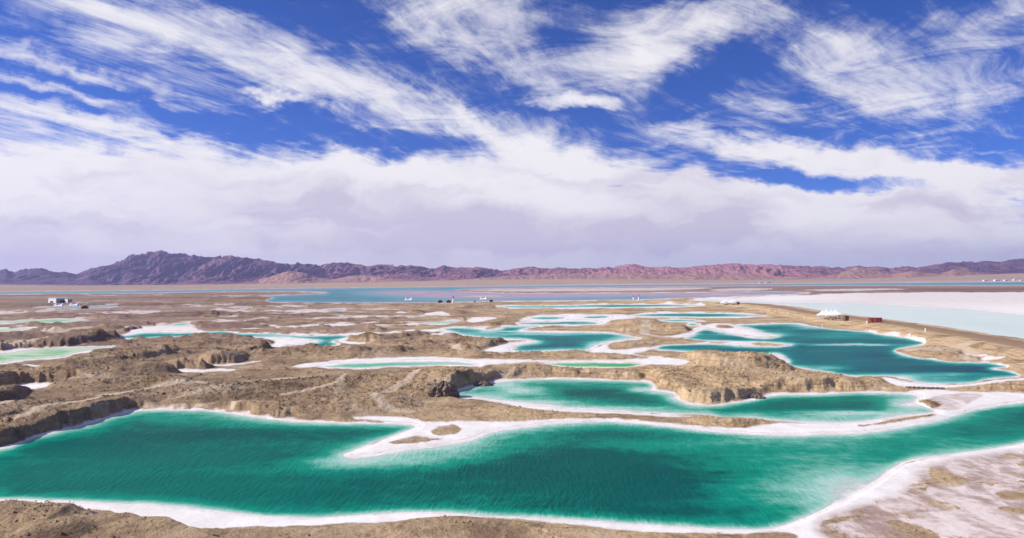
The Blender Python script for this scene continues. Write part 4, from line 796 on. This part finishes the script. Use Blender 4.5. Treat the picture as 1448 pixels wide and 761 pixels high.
# ---- lighthouses
def lighthouse(label, px, py, sc):
    t = thing('lighthouse', label, 'lighthouse', spot(px, py), 0.4, 'red and white lighthouses by the lake', sc)
    MB().lathe([(0.95, -0.1), (0.95, 0.25), (0.80, 0.3), (0.62, 4.4)], 16).part('tower', MPAINT, t, True)
    MB().lathe([(0.64, 4.4), (0.95, 4.45), (0.95, 4.6), (0.64, 4.62)], 16).part('gallery', MRED, t)
    MB().lathe([(0.98, 4.95), (1.0, 4.98), (1.0, 5.04), (0.98, 5.06)], 16).part('railing', MRED, t)
    ln_ = MB().lathe([(0.48, 4.6), (0.48, 5.5)], 10).part('lantern_room', MRED, t); MB().box(0, -0.47, 5.05, 0.5, 0.06, 0.6).part('pane', MGLASS, ln_)
    MB().lathe([(0.68, 5.5), (0.60, 5.6), (0.10, 6.3), (0.03, 6.9)], 12).part('roof', MRED, t)
    MB().box(0, -0.83, 0.95, 0.7, 0.12, 1.5).part('door', MRED, t)
    return t
lighthouse('red and white lighthouse beside the dark red huts', 641.0, 428.4, 1.06)
lighthouse('left one of two small red-topped white lighthouses standing together', 895.8, 424.8, 0.86)
lighthouse('right one of two small red-topped white lighthouses standing together', 903.2, 424.8, 0.90)
# ---- huts
def hut(label, px, py, w, d, h, wall, roofm, rz=0.0, group=None):
    t = thing('hut', label, 'hut', spot(px, py), rz, group)
    MB().box(0, 0, h / 2, w, d, h).part('wall', wall, t)
    MB().prism([(-w / 2 - 0.25, h - 0.05), (w / 2 + 0.25, h - 0.05), (0, h + 0.28 * w)], -d / 2 - 0.25, d / 2 + 0.25).part('roof', roofm, t)
    MB().box(-w * 0.2, -d / 2 - 0.02, h * 0.42, w * 0.26, 0.08, h * 0.84).part('door', MDARK, t)
    MB().box(w * 0.25, -d / 2 - 0.02, h * 0.55, w * 0.28, 0.08, h * 0.32).part('window', MGLASS, t)
    return t
hut('left dark red gabled hut beside the single lighthouse', 622.5, 428.4, 4.2, 3.2, 1.9, MDKRED, MDKRED, 0.1)
hut('right dark red gabled hut, nearest to the single lighthouse', 634.5, 428.3, 4.0, 3.2, 1.8, MDKRED, MDKRED, -0.1)
hut('small dark brown hut right of the tent on the lake shore', 694.5, 427.0, 3.0, 2.6, 1.7, MBROWN, MBROWN, 0.2)
hut('tiny dark hut left of the tent on the lake shore', 671.3, 427.4, 1.2, 1.2, 1.5, MBROWN, MBROWN)
hut('brown wooden hut at the end of the chairs under the causeway tents', 1197, 453.6, 1.7, 1.7, 2.1, MBROWN, MBROWN, -0.2)
hut('small dark brown hut right of the far peaked tents', 1043.6, 430.6, 1.8, 1.8, 1.6, MBROWN, MBROWN, 0.2)
hut('dark low hut on the flat right of the two-peaked tents', 120, 436.4, 4.6, 3.0, 1.4, MDARK, MDARK, 0.1)
# ---- white hall
t = thing('hall', 'white flat-roofed hall with shade-coloured right side and low white annex', 'building', spot(80, 428.4), R(-32))
MB().prism([(-9.5, 0), (8.0, 0), (8.0, 5.0), (-8.3, 5.0)], -4.2, 8.0).part('wall', MPAINT, t)
MB().prism([(-8.6, 5.0), (8.3, 5.0), (8.3, 5.4), (-8.5, 5.4)], -4.5, 8.3).part('roof', MPAINT, t)
MB().box(8.03, 2.0, 2.5, 0.12, 11.0, 4.6).part('shaded_side', MGREY, t)  # thin sheet with the right wall's shade put into its colour
d_ = MB().box(-1.6, -4.22, 1.1, 7.0, 0.14, 2.2).part('entrance', MDARK, t)
for q in (-4.0, -1.6, 0.8): MB().box(q, -4.32, 1.1, 0.18, 0.1, 2.2).part('mullion', MSTEEL, d_)
MB().box(8.06, 2.5, 1.4, 0.2, 5.0, 2.6).part('door', MDARK, t)
an = MB().box(14.5, 5.2, 2.1, 6.5, 4.5, 4.2).part('annex', MPAINT, t); MB().box(14.5, 5.2, 4.3, 6.9, 4.9, 0.3).part('annex_roof', MPAINT, an); MB().box(17.78, 5.2, 2.1, 0.12, 4.3, 4.0).part('shaded_side', MGREY, an)  # annex right wall: same sheet, shade painted as grey
MB().box(10.6, 5.4, 1.6, 3.5, 3.2, 3.2).part('link', MDARK, t)
# ---- red kiosk on the causeway
kx, ky, kz = spot(1237, 456.3)
t = thing('container_kiosk', 'row of red and orange panelled cabins standing on the causeway road edge', 'kiosk', (kx, ky, kz), R(-16), None, 0.88)
MB().box(0, 0, 1.2, 6.2, 2.4, 2.4).part('body', MDKRED, t)
MB().box(0, 0, 2.46, 6.5, 2.7, 0.14).part('roof', MRED, t)
for i in range(8):
    xx = -2.72 + i * 0.777
    p_ = MB().box(xx, -1.24, 1.2 + 0.1 * (i % 2), 0.60, 0.14, 2.3).part('panel', (MORANGE, MORANGE, MDKRED, MORANGE, MRED, MDKRED, MRED, MDKRED)[i], t)
    if i in (1, 4, 6): MB().box(xx, -1.33, 1.55, 0.34, 0.06, 0.7).part('window', MGLASS, p_)
MB().box(-3.16, 0, 1.2, 0.14, 2.1, 2.1).part('side_panel', MORANGE, t)
# ---- white marker posts
def marker(label, px, py, s):
    t = thing('marker_post', label, 'post', spot(px, py), 0.2, 'white marker posts along the causeway', s * 0.72)
    MB().box(0, 0, 0.7, 0.42, 0.42, 1.5, 0, 0.8).part('shaft', MPAINT, t); MB().box(0, 0, 1.52, 0.5, 0.5, 0.14).part('cap', MPAINT, t); MB().box(0, 0, 0.06, 0.6, 0.6, 0.18).part('foot', MPAINT, t)
for px, py, s, lb in ((1096.5, 441.2, 1.0, 'white post on the road bend, farthest one along the near verge'), (1114.5, 444.0, 1.0, 'white post on the near verge left of the causeway tents'), (1137.5, 449.4, 0.9, 'white post on the sandy slope below the road, left of the tents'), (1147.5, 437.6, 0.8, 'white post on the far verge at the pale lake, behind the tents'),
                      (1226.0, 458.0, 1.15, 'white post just left of the red cabins'), (1308.8, 469.2, 1.15, 'white post midway along the causeway, right of the red cabins'), (1412.5, 478.6, 1.1, 'white post on the lake side near the right end of the causeway'), (1163.0, 461.6, 0.9, 'white post low on the shore of the teal pond below the tents'), (851.5, 425.8, 0.9, 'tiny white post on the shore left of the two lighthouses'), (917, 428.2, 1.0, 'small white post right of the two lighthouses above the thin pond')):
    marker(lb, px, py, s)
# ---- railing, tables and chairs by the tents
x, y, z = spot(1159.5, 453.0)
t = thing('railing', 'low white railing at the left front of the causeway tents', 'railing', (x, y, z), R(-8))
for i in range(5): MB().box(-1.8 + i * 0.9, 0, 0.5, 0.12, 0.12, 1.05).part('post', MPAINT, t)
for zz_ in (0.35, 0.7, 1.0): MB().box(0, 0, zz_, 3.9, 0.08, 0.14).part('rail', MPAINT, t)
tb0 = ch0 = None
for i, (px, py, lb) in enumerate(((1169, 452.6, 'dark table under the left front peaked tent'), (1175, 453.0, 'dark table in the gap between the front peaked tents'), (1180.5, 453.2, 'dark table under the right front peaked tent'), (1186.5, 453.4, 'dark table just right of the causeway tents'), (1191.3, 453.6, 'dark table nearest the brown wooden hut'))):
    loc = spot(px, py)
    if tb0 is None:
        tb0 = thing('table', lb, 'table', loc, 0.2, 'tables at the causeway tents')
        MB().box(0, 0, 0.74, 1.3, 0.8, 0.07).part('tabletop', MWOOD, tb0)
        for sx in (-1, 1):
            for sy in (-1, 1): MB().box(sx * 0.55, sy * 0.32, 0.35, 0.08, 0.08, 0.72).part('leg', MDARK, tb0)
    else: copy_thing(tb0, lb, loc, 0.2 + 0.3 * i)
cl = ('under the left front tent', 'between the front tents', 'under the right front tent', 'right of the tents', 'beside the brown hut')
for i, px in enumerate((1171.5, 1177.5, 1183, 1188.8, 1193.6)):
    loc = spot(px, 453.5 + 0.1 * i); lb = 'dark chair facing the teal pond ' + cl[i]
    if ch0 is None:
        ch0 = thing('chair', lb, 'chair', loc, 0.0, 'chairs at the causeway tents')
        MB().box(0, 0, 0.46, 0.5, 0.5, 0.08).part('seat', MDARK, ch0); MB().box(0, 0.24, 0.78, 0.5, 0.07, 0.6).part('backrest', MDARK, ch0)
        for sx in (-1, 1):
            for sy in (-1, 1): MB().box(sx * 0.21, sy * 0.21, 0.22, 0.06, 0.06, 0.46).part('leg', MDARK, ch0)
    else: copy_thing(ch0, lb, loc, 0.4 * i)
# ---- far buildings on the opposite shore
def shed(px, py, w, d, h, label, tower=False):
    y = float(np.interp(px, pxu, ds)) * 1.05; x = y * (px - CX) / F; z = zat(x, y)
    t = thing('shed', label, 'building', (float(x), float(y), z - 0.5), 0.1, None, 0.75)
    MB().box(0, 0, h / 2, w, d, h).part('wall', MPAINT, t)
    MB().prism([(-w / 2 - 0.5, h), (w / 2 + 0.5, h), (w / 2 + 0.5, h + 0.8), (0, h + 0.08 * w + 0.8), (-w / 2 - 0.5, h + 0.8)], -d / 2 - 0.5, d / 2 + 0.5).part('roof', MPAINT, t)
    MB().box(-w * 0.2, -d / 2 - 0.05, h * 0.3, w * 0.12, 0.3, h * 0.6).part('door', MDARK, t)
    for i in range(3): MB().box(w * (0.05 + 0.14 * i), -d / 2 - 0.05, h * 0.55, w * 0.07, 0.3, h * 0.22).part('window', MGLASS, t)
    if tower: MB().lathe([(0.9, 0), (0.5, h * 2.6)], 8, w * 0.7).part('mast', MSTEEL, t)
for a in ((1393, 397.3, 28, 14, 7, 'low white shed at the left end of the far shore works'), (1409, 397.0, 36, 16, 8, 'long white shed in the middle of the far shore works'), (1422, 397.2, 30, 14, 6, 'low white shed right of the long one on the far shore'), (1433.5, 396.9, 9, 9, 13, 'tall white block on the far shore at right', True), (1444, 397.4, 24, 12, 5, 'low white shed at the far right of the far shore'),
          (1076, 399.6, 24, 10, 4.5, 'small pale shed on the far shore below the reddish range'), (1086, 399.5, 34, 10, 4.5, 'long pale shed on the far shore below the reddish range')):
    shed(*a)
# ---- stepping stones
def lump(seed, rx, ry, rz_, n=7, m=5):
    r_ = random.Random(seed); b = MB(); pr = []
    for j in range(m):
        a = -math.pi / 2 + math.pi * (j + 0.5) / m
        for i in range(n):
            q = 2 * math.pi * i / n; s = r_.uniform(0.75, 1.2)
            b.v.append((rx * s * math.cos(a) * math.cos(q), ry * s * math.cos(a) * math.sin(q), rz_ * (0.9 + 0.2 * r_.random()) * math.sin(a)))
    for j in range(m - 1):
        for i in range(n): p, q = j * n + i, j * n + (i + 1) % n; b.f.append([p, q, q + n, p + n])
    b.f.append(list(range(n))[::-1]); b.f.append([(m - 1) * n + i for i in range(n)])
    return b
stone_m = [lump(i, 0.28, 0.5, 0.28).mesh('stepping_stone', MSTONE) for i in range(4)]
for i in range(14):
    f_ = i / 13; x, y, z = spot(1283 + 50 * f_, 548.9 + 1.6 * f_)
    o = add('stepping_stone', stone_m[i % 4], label='dark stepping stone in the row crossing the white salt neck between two ponds', category='stone', group='stepping stones across the salt neck')
    o.location = (x, y, z + 0.1); o.rotation_euler = (0, 0, i * 1.3)
# ---- dark rock outcrops on the bluffs
def outcrop(label, px, py, rx, ry, h, seed):
    x, y, z = spot(px, py); n_, m_ = 36, 22; a = np.linspace(0, 2 * np.pi, n_, endpoint=False); q = np.linspace(0, 1, m_)
    A, Q = np.meshgrid(a, q); rad = (1 - Q ** 2.6)
    ns = ridged(np.cos(A) * 1.8 + seed, np.sin(A) * 1.8 + Q * 2.2, 5, 0.6, seed); rad = rad * (0.62 + 0.6 * ns)
    v = np.stack([rx * rad * np.cos(A), ry * rad * np.sin(A), h * Q * (0.85 + 0.25 * ns) - 0.5], -1).reshape(-1, 3)
    i = np.arange(n_ * m_).reshape(m_, n_); f = np.stack([i[:-1], np.roll(i[:-1], -1, 1), np.roll(i[1:], -1, 1), i[1:]], -1).reshape(-1, 4)
    o = add('rock_outcrop', quad_mesh('rock_outcrop', v, f, MSTONE, False), label=label, category='rock'); o.location = (x, y, z)
outcrop('dark purplish rock outcrop at the left end of the second pond', 627, 557.5, 3.0, 2.2, 3.0, 2)
outcrop('smaller dark rock outcrop at the water edge right of the large one', 684, 545, 2.2, 1.6, 1.5, 5)
outcrop('dark rocks at the foot of the tan promontory in the second pond', 1070, 562.5, 1.8, 1.3, 1.3, 9)
# ---- loose clods on the soil
def clods():
    base = np.array([(1, 0, 0), (-1, 0, 0), (0, 1, 0), (0, -1, 0), (0, 0, 1), (0, 0, -0.6)], float)
    bf = np.array([(0, 2, 4), (2, 1, 4), (1, 3, 4), (3, 0, 4), (2, 0, 5), (1, 2, 5), (3, 1, 5), (0, 3, 5)])
    P = soil_d * np.clip((M + 0.25), 0, 2.0) * (D[:, None] < 330) * (track < 0.4) * calm
    P = np.where(soil_d > 2.5, P ** 0.7, 0) * (0.25 + np.clip(0.5 + mr * 1.4, 0, 1.4) ** 2) * np.clip(Yg / 60, 0.4, 1.4)
    P = P * ((PXg > -60) & (PXg < 1510)) * (1 - 0.75 * (PYg > 700) * (PXg > 130))
    p = P.ravel() / P.sum(); idx = rng.choice(P.size, 20000, p=p)
    n = len(idx); yy = Yg.ravel()[idx] + rng.uniform(-0.4, 0.4, n); xx = Xg.ravel()[idx] + rng.uniform(-0.4, 0.4, n); zz_ = Zg.ravel()[idx]
    sc = rng.gamma(2.0, 0.045, n).clip(0.03, 0.32) * np.clip(yy / 110, 0.6, 1.5)
    jit = rng.uniform(0.6, 1.4, (n, 6, 1)); an = rng.uniform(0, 6.28, n); c, s = np.cos(an)[:, None], np.sin(an)[:, None]
    v = base[None] * jit * sc[:, None, None]; v = np.stack([v[..., 0] * c - v[..., 1] * s, v[..., 0] * s + v[..., 1] * c, v[..., 2] * 0.7], -1)
    v = v + np.stack([xx, yy, zz_ + sc * 0.15], -1)[:, None]
    f = (bf[None] + (np.arange(n) * 6)[:, None, None]).reshape(-1, 3)
    g = gold.ravel()[idx]
    at = {'mask_a': np.repeat(np.stack([np.ones(n), np.zeros(n), np.zeros(n)], 1), 6, 0), 'mask_b': np.repeat(np.stack([g * 0.9, np.zeros(n), np.zeros(n)], 1), 6, 0)}
    add('soil_clods', quad_mesh('soil_clods', v.reshape(-1, 3), f, MG, False, None, at), kind='stuff', label='loose brown soil clods scattered over the banks')
clods()

# ------------------------------------------------------------------ haze
hm, k = new_mat('haze')
vol = k('ShaderNodeVolumePrincipled', {'Color': (0.50, 0.52, 1.0, 1.0), 'Density': 6.2e-5, 'Anisotropy': 0.2})
k('ShaderNodeOutputMaterial', {'Volume': vol.outputs[0]})
hb = MB().box(0, 4050, 218.0, 28400, 14300, 450.0)
add('haze', hb.mesh('haze', hm), kind='stuff', label='thin blue air over the desert basin')
